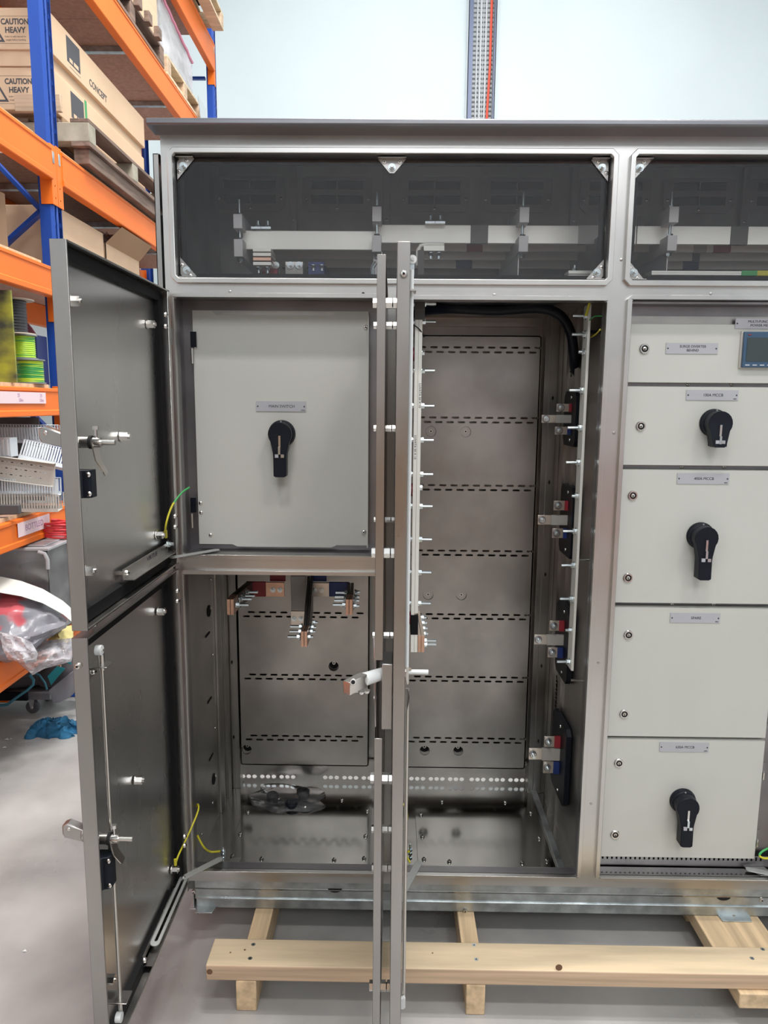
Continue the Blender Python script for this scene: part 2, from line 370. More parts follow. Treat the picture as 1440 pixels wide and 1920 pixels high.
# rear corner posts, inner folds
for x0, x1 in ((.515, .577), (-.60, -.562), (-.055, .028)):
    m = MB(); m.box(x0, x1, .565, YB, ZF, 1.893, 'stainless_inner'); m.box(x0 + .018, x1 - .016, .559, .565, ZF, 1.893, 'stainless_inner')
    pst = part('rear_post', m, cab, bevel=.0012)
    for z in (1.62, 1.33, 1.0, .66, .37):
        mm = MB(); mm.prism(slot((x0 + x1) / 2, z, .008, .014), 'hole_black', XZ, .5582, .5592); part('slot_hole', mm, pst)
for y0, y1 in ((.47, .50), (.36, .365)):
    m = MB(); m.box(.568, .577, y0, y1, ZF, 1.893, 'stainless_inner'); part('partition_rib', m, cab)
for x0, x1, y0 in ((-.60, -.592, .40), (-.60, -.590, .50)):
    m = MB(); m.box(x0, x1, y0, y0 + .05, ZF, 1.893, 'stainless_inner'); part('side_rib', m, cab, bevel=.001)
# raised back plates with staggered slots
rows = [1.780, 1.5435, 1.309, 1.0765, .8435, .6085, .3725]
def backplate(x0, x1, z0, z1, sx0, n, rws, knocks, dx=.0392):
    hs = []
    for z in rws:
        for i in range(n):
            hs.append(slot(sx0 + i * dx + .018, z + .0078, .0255, .0068)); hs.append(slot(sx0 + i * dx, z - .0078, .0255, .0068))
    for kx, kz in knocks: hs.append(circ(kx, kz, .0185, 22))
    m = MB(); m.prism(rect(x0, x1, z0, z1), 'stainless_inner', XZ, .553, .556, holes=hs)
    ring(m, x0 + .004, x1 - .004, z0 + .004, z1 - .004, .004, .553, .575, 'stainless_inner')
    p = part('back_plate', m, cab)
    for kx, kz in knocks:
        b = MB(); dk = kz < .4 or kx < 0; b.cyl((kx, .575 if dk else .558, kz), (kx, .602, kz), .0165 if dk else .0178, 'hole_black' if dk else 'stainless_inner', 18); b.cyl((kx, .568 if dk else .5565, kz + (.007 if dk else .001)), (kx, .577, kz + (.007 if dk else .001)), .006, 'rod_steel', 10); b.cyl((kx, .5675 if dk else .556, kz + (.007 if dk else .001)), (kx, .5685, kz + (.007 if dk else .001)), .003, 'hole_black', 8); part('knockout_bolt', b, p)
    return p
bp2 = backplate(.045, .499, .262, 1.828, .078, 11, rows, [(.13, 1.503), (.25, 1.503), (.130, .922), (.249, .922), (.127, .330), (.251, .330)])
bp1 = backplate(-.556, -.080, .264, 1.15, -.523, 11, rows[4:], [(-.209, .651), (-.533, .324)])
m = MB(); m.box(-.595, -.08, .557, .575, 1.15, 1.86, 'stainless_inner'); part('back_liner', m, cab)
# lower rear rail
m = MB(); m.box(-.59, .575, .598, .612, .252, .262, 'stainless_inner'); rr_ = part('rear_rail', m, cab)
for x in (-.59 + .02, -.50, -.335, -.20, -.13, .0, .09, .26, .40, .53):
    inst('screw', DOMED, rr_, (x, .598, .257), AX['-Y'])
# left inner wall: knockouts
for y, z in ((.33, .92), (.33, .33)):
    m = MB(); m.cyl((-.599, y, z), (-.5975, y, z), .019, 'hole_black', 20); m.cyl((-.5975, y + .008, z + .008), (-.594, y + .008, z + .008), .006, 'bright_steel', 10); part('knockout_hole', m, cab)
for y, z in ((.36, .50), (.36, .76), (.36, 1.02), (.30, .26), (.16, .235), (.44, .235), (.42, .27)):
    inst('screw', SCREW, cab, (-.5975, y, z), AX['+X'])
for z in (.42, .62, .845):
    m = MB(); m.prism([(.28, z), (.33, z), (.33, z + .006), (.28, z + .006)], 'hole_black', YZ, -.5995, -.5978); part('slot_hole', m, cab)
# screws and plugs on the frame
for px, py, k in ((431, 547, 's'), (927, 553, 's'), (1165, 487, 's'), (1333, 551, 's'), (681, 551, 'h'), (1108, 1507, 's'), (1151, 812, 's'), (1122, 1243, 's')):
    p = atY(px, py, 0); m = MB(); m.revolve([(.0042, 0), (.0042, -.001), (.002, -.0016)], p, 'stainless' if k == 's' else 'hole_black', 'Y', 12); part('frame_plug', m, cab)
# interior dividers either side of the upper left equipment
m = MB(); m.prism(rect(-.595, -.012, 1.17, 1.880), 'stainless_dark', XZ, .105, .109, holes=[rect(-.53, -.08, 1.22, 1.83)]); m.box(-.595, -.012, .02, .109, 1.172, 1.176, 'stainless_dark'); m.box(-.595, -.012, .02, .109, 1.876, 1.88, 'stainless_dark'); part('equipment_frame', m, cab)
m = MB(); m.box(-.594, -.588, .03, .109, 1.176, 1.876, 'stainless_dark'); part('equipment_cheek', m, cab)
m = MB(); m.box(-.02, -.014, .03, .60, 1.176, 1.876, 'stainless_dark'); part('equipment_cheek', m, cab)
# ------------------------------------------------------------------ windows
def bracket(cx, cz, a, b, kind):
    m = MB(); y = .020
    if kind == 'top': poly = [(cx - .036, cz), (cx + .036, cz), (cx + .006, cz - .034), (cx - .006, cz - .034)]; scr = [(cx, cz - .020)]; sml = [(cx - .02, cz - .007), (cx + .02, cz - .007)]
    else:
        poly = [(cx + a * .007, cz), (cx + a * .046, cz), (cx, cz + b * .052), (cx, cz + b * .010)]; scr = [(cx + a * .017, cz + b * .019)]; sml = [(cx + a * .026, cz + b * .005), (cx + a * .005, cz + b * .032)]
    m.prism(poly, 'stainless', XZ, y, y + .002); m.box(min(p[0] for p in poly), max(p[0] for p in poly), .004, y, cz - .001 * b, cz + .001 * b, 'stainless')
    q = part('window_bracket', m, cab)
    for s in scr: inst('stud', BOLT_S, q, (s[0], y, s[1]), AX['-Y'])
    for s in sml: inst('screw', SCREW, q, (s[0], y, s[1]), AX['-Y'])
for k in ('w1', 'w2'):
    x0, x1, z0, z1 = O[k]; a0, a1, b0, b1 = x0 + .004, x1 - .003, z0 + .005, z1 - .004
    m = MB(); ring(m, a0 + .016, a1 - .016, b0 + .012, b1 - .014, .016, .026, .030, 'black_rubber', .003); part('window_gasket', m, cab)
    m = MB(); m.box(a0, a1, .0235, .0255, b0 - .0, b1, 'window_clear'); part('window_pane', m, cab, smooth=False)
    bracket(a0, b1, 1, -1, 'c'); bracket(a1, b1, -1, -1, 'c'); bracket(a0, b0, 1, 1, 'c'); bracket(a1, b0, -1, 1, 'c'); bracket((a0 + a1) / 2, b1, 0, -1, 'top')
# rear wall fittings seen through the windows
for x0 in (-.61, -.315, .013, .29, .62, .90, 1.18, 1.46):
    m = MB(); cx, cz, W, Hh = x0 + .118, 2.315, .118, .056
    c = .02; pl = [(cx - W + c, cz - Hh), (cx + W - c, cz - Hh), (cx + W, cz - Hh + c), (cx + W, cz + .0), (cx - W, cz + .0), (cx - W, cz - Hh + c)]
    pl = [(cx - W + c, cz - Hh - .02), (cx + W - c, cz - Hh - .02), (cx + W, cz - Hh), (cx + W, cz + .03), (cx + W - c, cz + .035), (cx - W + c, cz + .035), (cx - W, cz + .03), (cx - W, cz - Hh)]
    m.prism(pl, 'stainless_dark', XZ, .606, .614, holes=[rect(cx - .088, cx - .002, cz - .052, cz - .024), rect(cx + .002, cx + .088, cz - .052, cz - .024), rect(cx - .088, cx - .002, cz - .006, cz + .022), rect(cx + .002, cx + .088, cz - .006, cz + .022)])
    m.box(cx - .09, cx + .09, .616, .618, cz - .055, cz + .025, 'hole_black')
    q = part('vent_cover', m, cab)
    for s in ((cx - .105, cz - .036), (cx + .105, cz - .036), (cx, cz - .066)): inst('screw', SCREW, q, (s[0], .606, s[1]), AX['-Y'])
for x in (-.345, -.03, .60, 1.17):
    m = MB(); m.box(x - .012, x + .012, .60, .615, 1.90, 2.42, 'stainless_dark'); q = part('wall_rib', m, cab, bevel=.001)
    for z in (2.155, 2.21, 2.09): inst('screw', SCREW, q, (x, .60, z), AX['-Y'])
m = MB(); m.box(.575, .578, .03, YB, 1.90, 2.07, 'stainless_dark'); part('window_divider', m, cab)
# ------------------------------------------------------------------ main busbars
def barY(px0, px1, py0, py1, Y, th, mt, parent, name='busbar', mats=None):
    a = atY(px0, py0, Y); b = atY(px1, py1, Y); m = MB(); m.box(a.x, b.x, Y, Y + th, b.z, a.z, mt); return part(name, m, parent, bevel=.0008)
Yb = .22
zt1 = atY(600, 433, Yb).z; zb1 = atY(600, 468, Yb).z; zt2 = atY(800, 420, Yb).z; zb2 = atY(800, 454, Yb).z
def bar(x0, x1, z0, z1, Y, th, mt, nm='busbar'):
    m = MB(); m.box(x0, x1, Y, Y + th, z0, z1, mt); return part(nm, m, cab, bevel=.0008)
X_ = lambda px, Y=Yb, py=440: atY(px, py, Y).x
bar(X_(455), X_(712), zb1, zt1, Yb, .01, 'tinned_bar')
b2 = bar(X_(706), X_(1195), zb2, zt2, Yb + .011, .01, 'tinned_bar')
bar(X_(883), X_(916), zb2 - .001, zt2 + .001, Yb + .0095, .013, 'dark_sleeve', 'sleeve')
bar(X_(1086), X_(1134), zb2 - .001, zt2 + .001, Yb + .0095, .013, 'grey_sleeve', 'sleeve')
bar(X_(1197), 1.70, zb2, zt2, Yb + .011, .01, 'tinned_bar')
bar(X_(1373), X_(1406), zb2 - .001, zt2 + .001, Yb + .0095, .013, 'dark_sleeve', 'sleeve')
for i, (py0, py1, Y) in enumerate(((452, 470, .32), (466, 486, .42), (482, 502, .52))):
    z0 = atY(800, py1, Y).z; z1 = z0 + .05
    bar(-.42, 1.70, z0, z1, Y, .01, 'tinned_bar')
    for px0, px1, mt in (((875, 905, 'red_sleeve'), (1337, 1370, 'red_sleeve'), (1300, 1325, 'grey_sleeve')), ((1298, 1312, 'dark_sleeve'),), ((855, 885, 'blue_sleeve'), (1280, 1310, 'blue_sleeve')))[i]:
        bar(X_(px0, Y, py1), X_(px1, Y, py1), z0 - .001, z1 + .001, Y - .0015, .013, mt, 'sleeve')
# insulator block pairs on threaded studs
def insul(px, py0, py1, py2, py3, pw=17, Y=.17):
    x0 = atY(px, py0, Y).x; wd = pw / 1350 * (Y + D); zA, zB_ = atY(px, py0, Y).z, atY(px, py1, Y).z; zC, zD = atY(px, py2, Y).z, atY(px, py3, Y).z
    m = MB(); m.box(x0, x0 + wd, Y, Y + .40, zB_, zA, 'insulator'); q = part('insulator_block', m, cab, bevel=.001)
    m = MB(); m.box(x0, x0 + wd, Y, Y + .40, zD, zC, 'insulator'); q2 = part('insulator_block', m, cab, bevel=.001)
    for yy in (Y + .025, Y + .30):
        m = MB(); m.cyl((x0 + wd / 2, yy, zD - .012), (x0 + wd / 2, yy, zA + .045), .004, 'zinc', 10)
        for z in (zA, zC, zD - .010): m.cyl((x0 + wd / 2, yy, z), (x0 + wd / 2, yy, z + .008), .009, 'zinc', 6)
        part('threaded_stud', m, cab)
insul(437, 401, 428, 448, 481, 16); insul(698, 387, 415, 441, 472, 16.5); insul(975, 388, 417, 442, 472, 17); insul(1256, 387, 417, 441, 470, 17)
for px0, px1 in ((700, 718), (971, 973), (1250, 1252)):
    x = X_(px0, .2, 490); m = MB(); m.box(x, x + .026, .20, .23, 1.90, atY(px0, 472, .2).z, 'stainless_dark' if px0 == 700 else 'tinned_bar') if px0 == 700 else m.box(x, x + .003, .20, .50, 1.90, atY(px0, 472, .2).z, 'insulator'); part('support_strut', m, cab)
# bolts standing on the bars
for px, py in ((484, 428), (502, 428), (808, 418), (826, 418)):
    p = atY(px, py, Yb + .01); m = MB(); m.cyl(p, p + Vector((0, 0, .020)), .0042, 'zinc', 8); m.cyl(p, p + Vector((0, 0, .008)), .008, 'zinc', 6); m.box(p.x - .017, p.x + .012, p.y - .02, p.y + .02, p.z - .006, p.z, 'zinc'); part('clamp_bolt', m, cab)
# stepped links hanging below the bars (left) and joint link (middle)
p = atY(477, 468, Yb - .005)
for i in range(4):
    m = MB(); m.box(p.x, p.x + .052, Yb - .03, Yb + .05, p.z - .010 - i * .0125, p.z - .001 - i * .0125, 'tinned_bar' if i != 2 else 'copper_pink'); part('stepped_link', m, cab, bevel=.0006)
for dx in (.012, .038): inst('hex_bolt', BOLT_S, cab, (p.x + dx, Yb - .01, p.z - .050), AX['-Z'])
for px0, px1, mt in ((492, 520, 'red_sleeve'), (535, 568, 'grey_sleeve'), (578, 608, 'blue_sleeve')):
    a = atY(px0, 497, .25); b = atY(px1, 497, .25); m = MB(); m.box(a.x, b.x, .25, .26, 1.90, a.z, mt); m.box(a.x, b.x, .25, .40, a.z, a.z + .01, mt if px0 == 578 else 'tinned_bar'); part('dropper_bar', m, cab, bevel=.0008)
    for dx in (.015, .04): inst('hex_bolt', BOLT_S, cab, (a.x + dx, .25, a.z - .0), AX['-Z'] if px0 == 578 else AX['-Y'])
a = atY(781, 455, .14); b = atY(833, 474, .14)
m = MB(); m.tube([(a.x + .004, .15, a.z - .06), (a.x + .004, .15, a.z - .02), (a.x + .012, .15, a.z - .006), (a.x + .028, .15, a.z - .002), (b.x, .15, a.z - .002)], .006, 'tinned_bar', 6); m.box(a.x + .02, b.x, .135, .18, b.z + .004, a.z - .008, 'tinned_bar'); m.box(a.x + .004, a.x + .022, .14, .15, 1.90, a.z - .02, 'dark_sleeve'); part('joint_link', m, cab, bevel=.0008)
for px in (808, 823): q = atY(px, 474, .15); inst('hex_bolt', BOLT_S, cab, q, AX['-Z'])
a = atY(1066, 507, .10); b = atY(1095, 521, .10); m = MB(); m.box(a.x, b.x + .03, .10, .15, b.z, (a.z + b.z) / 2 - .001, 'tinned_bar'); m.box(a.x, b.x + .03, .10, .15, (a.z + b.z) / 2 + .001, a.z, 'tinned_bar'); part('earth_bar_end', m, cab, bevel=.0008)
inst('hex_bolt', BOLT_S, cab, ((a.x + b.x) / 2, .12, a.z))
a = atY(1222, 509, .10); b = atY(1390, 516, .10)
for i, mt_ in enumerate((0, 1)):
    m = MB(); z0 = b.z + i * .0055; m.box(a.x, b.x, .10, .15, z0, z0 + .005, 'tinned_bar'); part('earth_bar', m, cab)
m = MB(); m.box(b.x, b.x + .042, .098, .152, b.z - .001, b.z + .012, 'wire_green'); part('sleeve', m, cab); m = MB(); m.box(b.x + .042, b.x + .34, .098, .152, b.z - .001, b.z + .012, 'wire_yellow'); part('sleeve', m, cab)
p = atY(628, 500, .12); m = MB(); m.tube([(X_(655, .1, 500) + .075, .1, 1.915), (X_(655, .1, 500) + .065, .1, 1.94), (X_(655, .1, 500) + .063, .1, 1.965), (X_(655, .1, 500) + .073, .1, 1.98)], .006, 'zinc', 8); part('lifting_hook', m, cab)
# ------------------------------------------------------------------ busbar tails in the lower left bay
def tail(px0, px1, py0, py1, col, bx, kind):
    """flat coloured bar across, two nuts on a bare end, then a pair of copper bars coming forward"""
    Y0 = .40
    a = atY(px0, py0, Y0); b = atY(px1, py1, Y0); m = MB()
    return a, b
def tail_set(sleeve, bare, strap, fx, fz, px_bend, nuts):
    Y0 = .38
    m = MB(); a = atY(sleeve[0], sleeve[2], Y0); b = atY(sleeve[1], sleeve[3], Y0)
    m.box(a.x, b.x, Y0, Y0 + .01, b.z, a.z, strap); q = part('busbar_tail', m, cab, bevel=.001)
    m = MB(); a2 = atY(bare[0], bare[2], Y0); b2_ = atY(bare[1], bare[3], Y0); m.box(a2.x, b2_.x, Y0 + .0005, Y0 + .0095, b2_.z, a2.z, 'copper_pink' if strap == 'red_sleeve' else 'tin_link'); part('bare_end', m, q, bevel=.0006)
    for nx, ny in nuts: inst('hex_bolt', NUTB, q, atY(nx, ny, Y0), AX['-Y'])
    # twin copper bars reaching forward from the bend
    s = atY(px_bend[0], px_bend[1], Y0); e = atY(fx[0], fz[0], .13); zt = atY(fx[0], fz[0], .13).z; zb = atY(fx[0], fz[1], .13).z; xw = (fx[1] - fx[0]) / 1350 * (D + .13)
    for k in (0, 1):
        o_ = k * (xw / 2 + .0008)
        m = MB(); m.box(e.x + o_, e.x + o_ + xw / 2 - .0005, .13, .19, zb, zt, 'copper_pink'); part('copper_tip', m, q, bevel=.0005)
        m = MB(); X1 = e.x + o_; X2 = s.x + o_; wd = xw / 2 - .0004
        zA = a.z; zB2 = b.z
        vs = [(X1, .19, zb), (X1 + wd, .19, zb), (X1 + wd, .19, zt), (X1, .19, zt), (X2, Y0, zB2), (X2 + wd, Y0, zB2), (X2 + wd, Y0, zA), (X2, Y0, zA)]
        m.add(vs, [(0, 1, 2, 3), (4, 7, 6, 5), (0, 4, 5, 1), (3, 2, 6, 7), (0, 3, 7, 4), (1, 5, 6, 2)], 'dark_sleeve' if strap != 'grey_sleeve' else 'dark_sleeve'); part('flexible_bar', m, q, bevel=.001)
    return q, e, xw
q, e, xw = tail_set((461, 498, 1091, 1119), (498, 533, 1092, 1119), 'red_sleeve', (425, 438), (1124, 1153), (462, 1095), ((512, 1106), (525, 1106)))
for i, (px, py) in enumerate(((443, 1134), (449, 1123), (455, 1117), (461, 1110))): inst('hex_bolt', BOLT, q, atY(px, py, .15 + i * .03), AX['+X'])
q, e, xw = tail_set((617, 655, 1092, 1119), (583, 617, 1093, 1119), 'blue_sleeve', (648, 661), (1124, 1153), (652, 1095), ((590, 1107), (603, 1107)))
for i, (px, py) in enumerate(((648, 1134), (650, 1126), (651, 1119), (652, 1111))): inst('hex_bolt', BOLT, q, atY(px, py, .15 + i * .03), AX['-X'])
for i, (px, py) in enumerate(((663, 1136), (663, 1126), (664, 1119), (665, 1110))): inst('hex_bolt', BOLT_S, q, atY(px, py, .15 + i * .03), AX['+X'])
q, e, xw = tail_set((545, 573, 1080, 1144), (545, 573, 1146, 1172), 'grey_sleeve', (564, 576), (1184, 1213), (577, 1147), ((551, 1160), (564, 1160)))
for i, (px, py) in enumerate(((563, 1194), (566, 1184), (567, 1175))): inst('hex_bolt', BOLT, q, atY(px, py, .15 + i * .04), AX['-X'])
for i, (px, py) in enumerate(((577, 1194), (581, 1184), (583, 1176), (586, 1167))): inst('hex_bolt', BOLT_S, q, atY(px, py, .15 + i * .04), AX['+X'])
for px0, px1, mt in ((506, 535, 'red_sleeve'), (583, 612, 'blue_sleeve'), (545, 573, 'grey_sleeve')):
    a = atY(px0, 1090, .40); b = atY(px1, 1090, .40); m = MB(); m.box(a.x, b.x, .40, .41, a.z, 1.165, mt); part('riser_bar', m, cab, bevel=.001)
m = MB(); m.box(-.595, -.012, .36, .44, 1.160, 1.172, 'stainless_dark'); part('support_shelf', m, cab)
# ================================================================== INNER PANELS
def rotary(parent, px, py, Yb_, L, tilt=0.0):
    c = atY(px, py, Yb_); m = MB(); x, z = c.x, c.z
    m.revolve([(.038, 0), (.038, -.006), (.036, -.009), (.0355, -.016), (.033, -.019)], (x, Yb_, z), 'black_plastic', 'Y', 32)
    pts = []
    for i in range(15):
        g = math.radians(-38 + i * (256 / 14)); pts.append((x + .0325 * math.cos(g), z + .0325 * math.sin(g)))
    pts += [(x - .0215, z - .040), (x - .0190, z - .052), (x - .0180, z - .062), (x - .0175, z - L + .003), (x - .012, z - L), (x + .012, z - L), (x + .0175, z - L + .003), (x + .0180, z - .062), (x + .0190, z - .052), (x + .0215, z - .040)]
    y0, y1 = Yb_ - .019, Yb_ - .047
    def fn(a, b, t):
        k = max(0, min(1, (z - b) / L)) ; return (a + (.0 if t > y0 - .001 else 0), t - (.006 * k if t < y0 - .001 else -.0), b)
    m.prism(pts, 'black_plastic', fn, y0, y1)
    q = part('rotary_handle', m, parent, bevel=.0035)
    s = MB(); s.box(x - .0028, x + .0028, y1 - .0045, y1 - .0005, z - .040, z - .004, 'bright_steel'); s.box(x - .0034, x + .0026, y1 - .009, y1 - .001, z - .055, z - .034, 'zinc')
    zz = max(z - .064, z - L + .010)
    s.box(x - .0125, x - .003, y1 - .0075, y1 - .001, zz, zz + .009, 'label_grey'); s.box(x + .0035, x + .0125, y1 - .0075, y1 - .001, zz, zz + .009, 'zinc')
    s.text('O', .006, 'white_plastic', TF(x, Yb_ - .0195, z + .0342)); part('padlock_slide', s, q if False else parent)
    return q
def plate(parent, px0, py0, px1, py1, Y, lines, size, small=None):
    a = atY(px0, py0, Y); b = atY(px1, py1, Y); m = MB(); th = .0022
    m.box(a.x, b.x, Y - th, Y - .0001, b.z, a.z, 'label_grey'); cx, cz = (a.x + b.x) / 2, (a.z + b.z) / 2; n = len(lines)
    for i, t in enumerate(lines): m.text(t, size, 'ink', TF(cx + .002, Y - th - .0002, cz + (n - 1) * size * .55 - i * size * 1.1), sx=1.0)
    if small: m.text(small, size * .42, 'ink', TF(b.x - .009, Y - th - .0002, b.z + .004))
    for sx in (a.x + .005, b.x - .005): m.revolve([(.0022, 0), (.0020, -.0008), (.0008, -.0012)], (sx, Y - th, cz), 'ink', 'Y', 8)
    return part('label_plate', m, parent)
LOCK = MB(); LOCK.revolve([(.0140, 0), (.0138, .003), (.0120, .0052), (.0092, .0052), (.0085, .003)], (0, 0, 0), 'bright_steel', 'Z', 24); LOCK.cyl((0, 0, .0028), (0, 0, .0034), .0084, 'hole_black', 20)
LOCK.revolve([(.0052, .0034), (.0050, .0050), (.0035, .0056)], (0, 0, 0), 'rod_steel', 'Z', 14); LOCK.box(-.0012, .0012, -.004, .001, .0056, .0060, 'hole_black'); LOCK = LOCK.mesh('cam_lock')
# main switch panel
Ym = .08
z0, z1 = 1.193, 1.847
m = MB(); x0, x1 = -.556, -.070
m.box(x0, x1, Ym, Ym + .0015, z0, z1, 'powder_white'); m.box(x0, x0 + .0015, Ym, Ym + .02, z0, z1, 'powder_white'); m.box(x1 - .0015, x1, Ym, Ym + .02, z0, z1, 'powder_white')
m.box(x0, x1, Ym, Ym + .02, z0, z0 + .0015, 'powder_white')
mp = part('main_switch_panel', m, cab, 'off white powder coated panel of the main switch', bevel=.001)
m = MB(); m.prism([(-.50, z1 - .003), (-.49, z1 - .0125), (-.17, z1 - .0125), (-.16, z1 - .003)], 'stainless_inner', XZ, Ym - .0004, Ym); m.prism([(-.46, z0 + .001), (-.445, z0 - .006), (-.175, z0 - .006), (-.16, z0 + .001)], 'powder_white', XZ, Ym - .001, Ym + .02); part('panel_tab', m, mp)
m = MB(); m.box(x1 - .003, x1 + .0005, Ym - .012, Ym, z0 - .004, z1 - .012, 'powder_white'); part('panel_fold', m, mp)
plate(mp, 480, 752, 574, 772, Ym, ['MAIN SWITCH'], .0112, '1250A')
rotary(mp, 529, 813, Ym, .118)
for px, py in ((363, 629), (365, 649), (376, 943), (377, 961), (395, 1003)): inst('screw', SCREW, mp, atY(px, py, Ym), AX['-Y'])
for px, py in ((686, 614), (682, 997)): inst('screw', DOMED, mp, atY(px, py, Ym), AX['-Y'])
for py0, py1 in ((652, 681), (965, 992)):
    a = atY(356, py0, .05); b = atY(361, py1, .05); m = MB(); m.cyl((a.x, .07, a.z), (a.x, .07, b.z), .0035, 'bright_steel', 10); m.box(a.x - .004, a.x + .012, .072, .076, a.z + .003, a.z + .045, 'black_plastic'); part('panel_hinge', m, mp)
# right bay panels
Yp = .04
G = lambda px, py: atY(px, py, Yp)
m = MB(); m.box(.617, 1.188, Yp + .03, Yp + .033, .228, 1.868, 'stainless_dark'); m.box(.616, 1.188, .012, Yp + .033, 1.862, 1.868, 'stainless_dark'); ef = part('equipment_frame', m, cab)
m = MB(); m.box(.63, 1.11, Yp + .01, Yp + .012, 1.812, 1.835, 'stainless_inner'); part('top_strip', m, cab)
def mpanel(name, zt, zb, label):
    m = MB(); m.box(.6335, 1.0925, Yp, Yp + .0015, zb, zt, 'powder_white')
    m.box(.6335, .635, Yp, Yp + .028, zb, zt, 'powder_white'); m.box(1.091, 1.0925, Yp, Yp + .028, zb, zt, 'powder_white'); m.box(.6335, 1.0925, Yp, Yp + .028, zt - .0015, zt, 'powder_white'); m.box(.6335, 1.0925, Yp, Yp + .028, zb, zb + .0015, 'powder_white')
    p = part(name, m, cab, label, bevel=.001)
    for z in (zt - .10, zb + .06):
        h = MB(); h.cyl((1.099, Yp + .004, z - .022), (1.099, Yp + .004, z), .0035, 'bright_steel', 10); h.box(1.092, 1.103, Yp + .006, Yp + .009, z - .03, z + .03, 'stainless_dark'); part('panel_hinge', h, p)
    return p
p1 = mpanel('surge_panel', 1.814, 1.659, 'off white panel marked SURGE DIVERTER BEHIND')
p2 = mpanel('breaker_panel', 1.649, 1.435, 'off white panel marked 100A MCCB')
p3 = mpanel('breaker_panel', 1.423, 1.044, 'off white panel marked 400A MCCB')
p4 = mpanel('breaker_panel', 1.031, .6425, 'blank off white panel marked SPARE')
p5 = mpanel('breaker_panel', .6335, .259, 'off white panel marked 630A MCCB')
for p, lst in ((p1, ((1208, 654),)), (p2, ((1201, 799),)), (p3, ((1186, 929), (1177, 1083))), (p4, ((1178, 1190), (1170, 1338))), (p5, ((1160, 1430), (1153, 1564)))):
    for px, py in lst: inst('cam_lock', LOCK, p, G(px, py), AX['-Y'])
plate(p1, 1249, 643, 1345, 664, Yp, ['SURGE DIVERTER', 'BEHIND'], .0092)
plate(p1, 1379, 597, 1475, 617, Yp, ['MULTI-FUNCTION', 'POWER METER'], .0092)
plate(p2, 1287, 731, 1383, 751, Yp, ['100A MCCB'], .0105, '100A')
plate(p3, 1270, 887, 1366, 908, Yp, ['400A MCCB'], .0105, '400A')
plate(p4, 1257, 1149, 1349, 1168, Yp, ['SPARE'], .0105, '400A')
plate(p5, 1237, 1391, 1328, 1410, Yp, ['630A MCCB'], .0105, '630A')
rotary(p2, 1337, 793, Yp, .064); rotary(p3, 1312, 1004, Yp, .116); rotary(p5, 1279, 1500, Yp, .118)
a = G(1389, 621); m = MB(); m.box(a.x, a.x + .096, Yp - .006, Yp, a.z - .098, a.z, 'trunking_beige'); m.box(a.x + .004, a.x + .093, Yp - .014, Yp - .006, a.z - .096, a.z - .002, 'meter_blue'); mt_ = part('power_meter', m, p1, 'blue fronted digital power meter with dark screen', bevel=.002)
m = MB(); m.box(a.x + .013, a.x + .084, Yp - .0150, Yp - .0139, a.z - .080, a.z - .018, 'screen')
m.cyl((a.x + .014, Yp - .0150, a.z - .0105), (a.x + .022, Yp - .0150, a.z - .0105), .0012, 'red_dot', 8)
for i in range(4): m.box(a.x + .012 + i * .0195, a.x + .0235 + i * .0195, Yp - .0150, Yp - .0139, a.z - .0905, a.z - .0885, 'white_plastic')
part('meter_face', m, p1)
for px, py in ((1290, 721), (1372, 721), (1278, 875), (1358, 875), (1260, 1133), (1338, 1133)): inst('screw', SCREW, ef, atY(px, py, Yp + .03), AX['-Y'])
m = MB(); m.prism(rect(.632, 1.165, .243, .2625), 'stainless_dark', XZ, Yp + .006, Yp + .008, holes=[slot(.642 + i * .0139, .2535, .0058, .001) if False else [(.642 + i * .0139 - .0028, .249), (.642 + i * .0139, .247), (.642 + i * .0139 + .0028, .249), (.642 + i * .0139 + .0028, .2605), (.642 + i * .0139 - .0028, .2605)] for i in range(35)])
m.box(.632, 1.165, Yp + .006, Yp + .008, .228, .243, 'stainless_dark'); part('vent_strip', m, cab)
m = MB(); m.box(.63, 1.17, Yp + .022, Yp + .024, .24, .265, 'hole_black'); part('vent_backing', m, cab)
m = MB(); m.box(.622, 1.185, .01, Yp + .0, .226, .2265, 'stainless_floor'); part('sill', m, cab)
# third door, closed, beyond the frame's edge
m = MB(); m.box(1.236, 1.785, -.035, -.015, .21, 1.885, 'stainless_brushed'); part('closed_door', m, cab, bevel=.003)
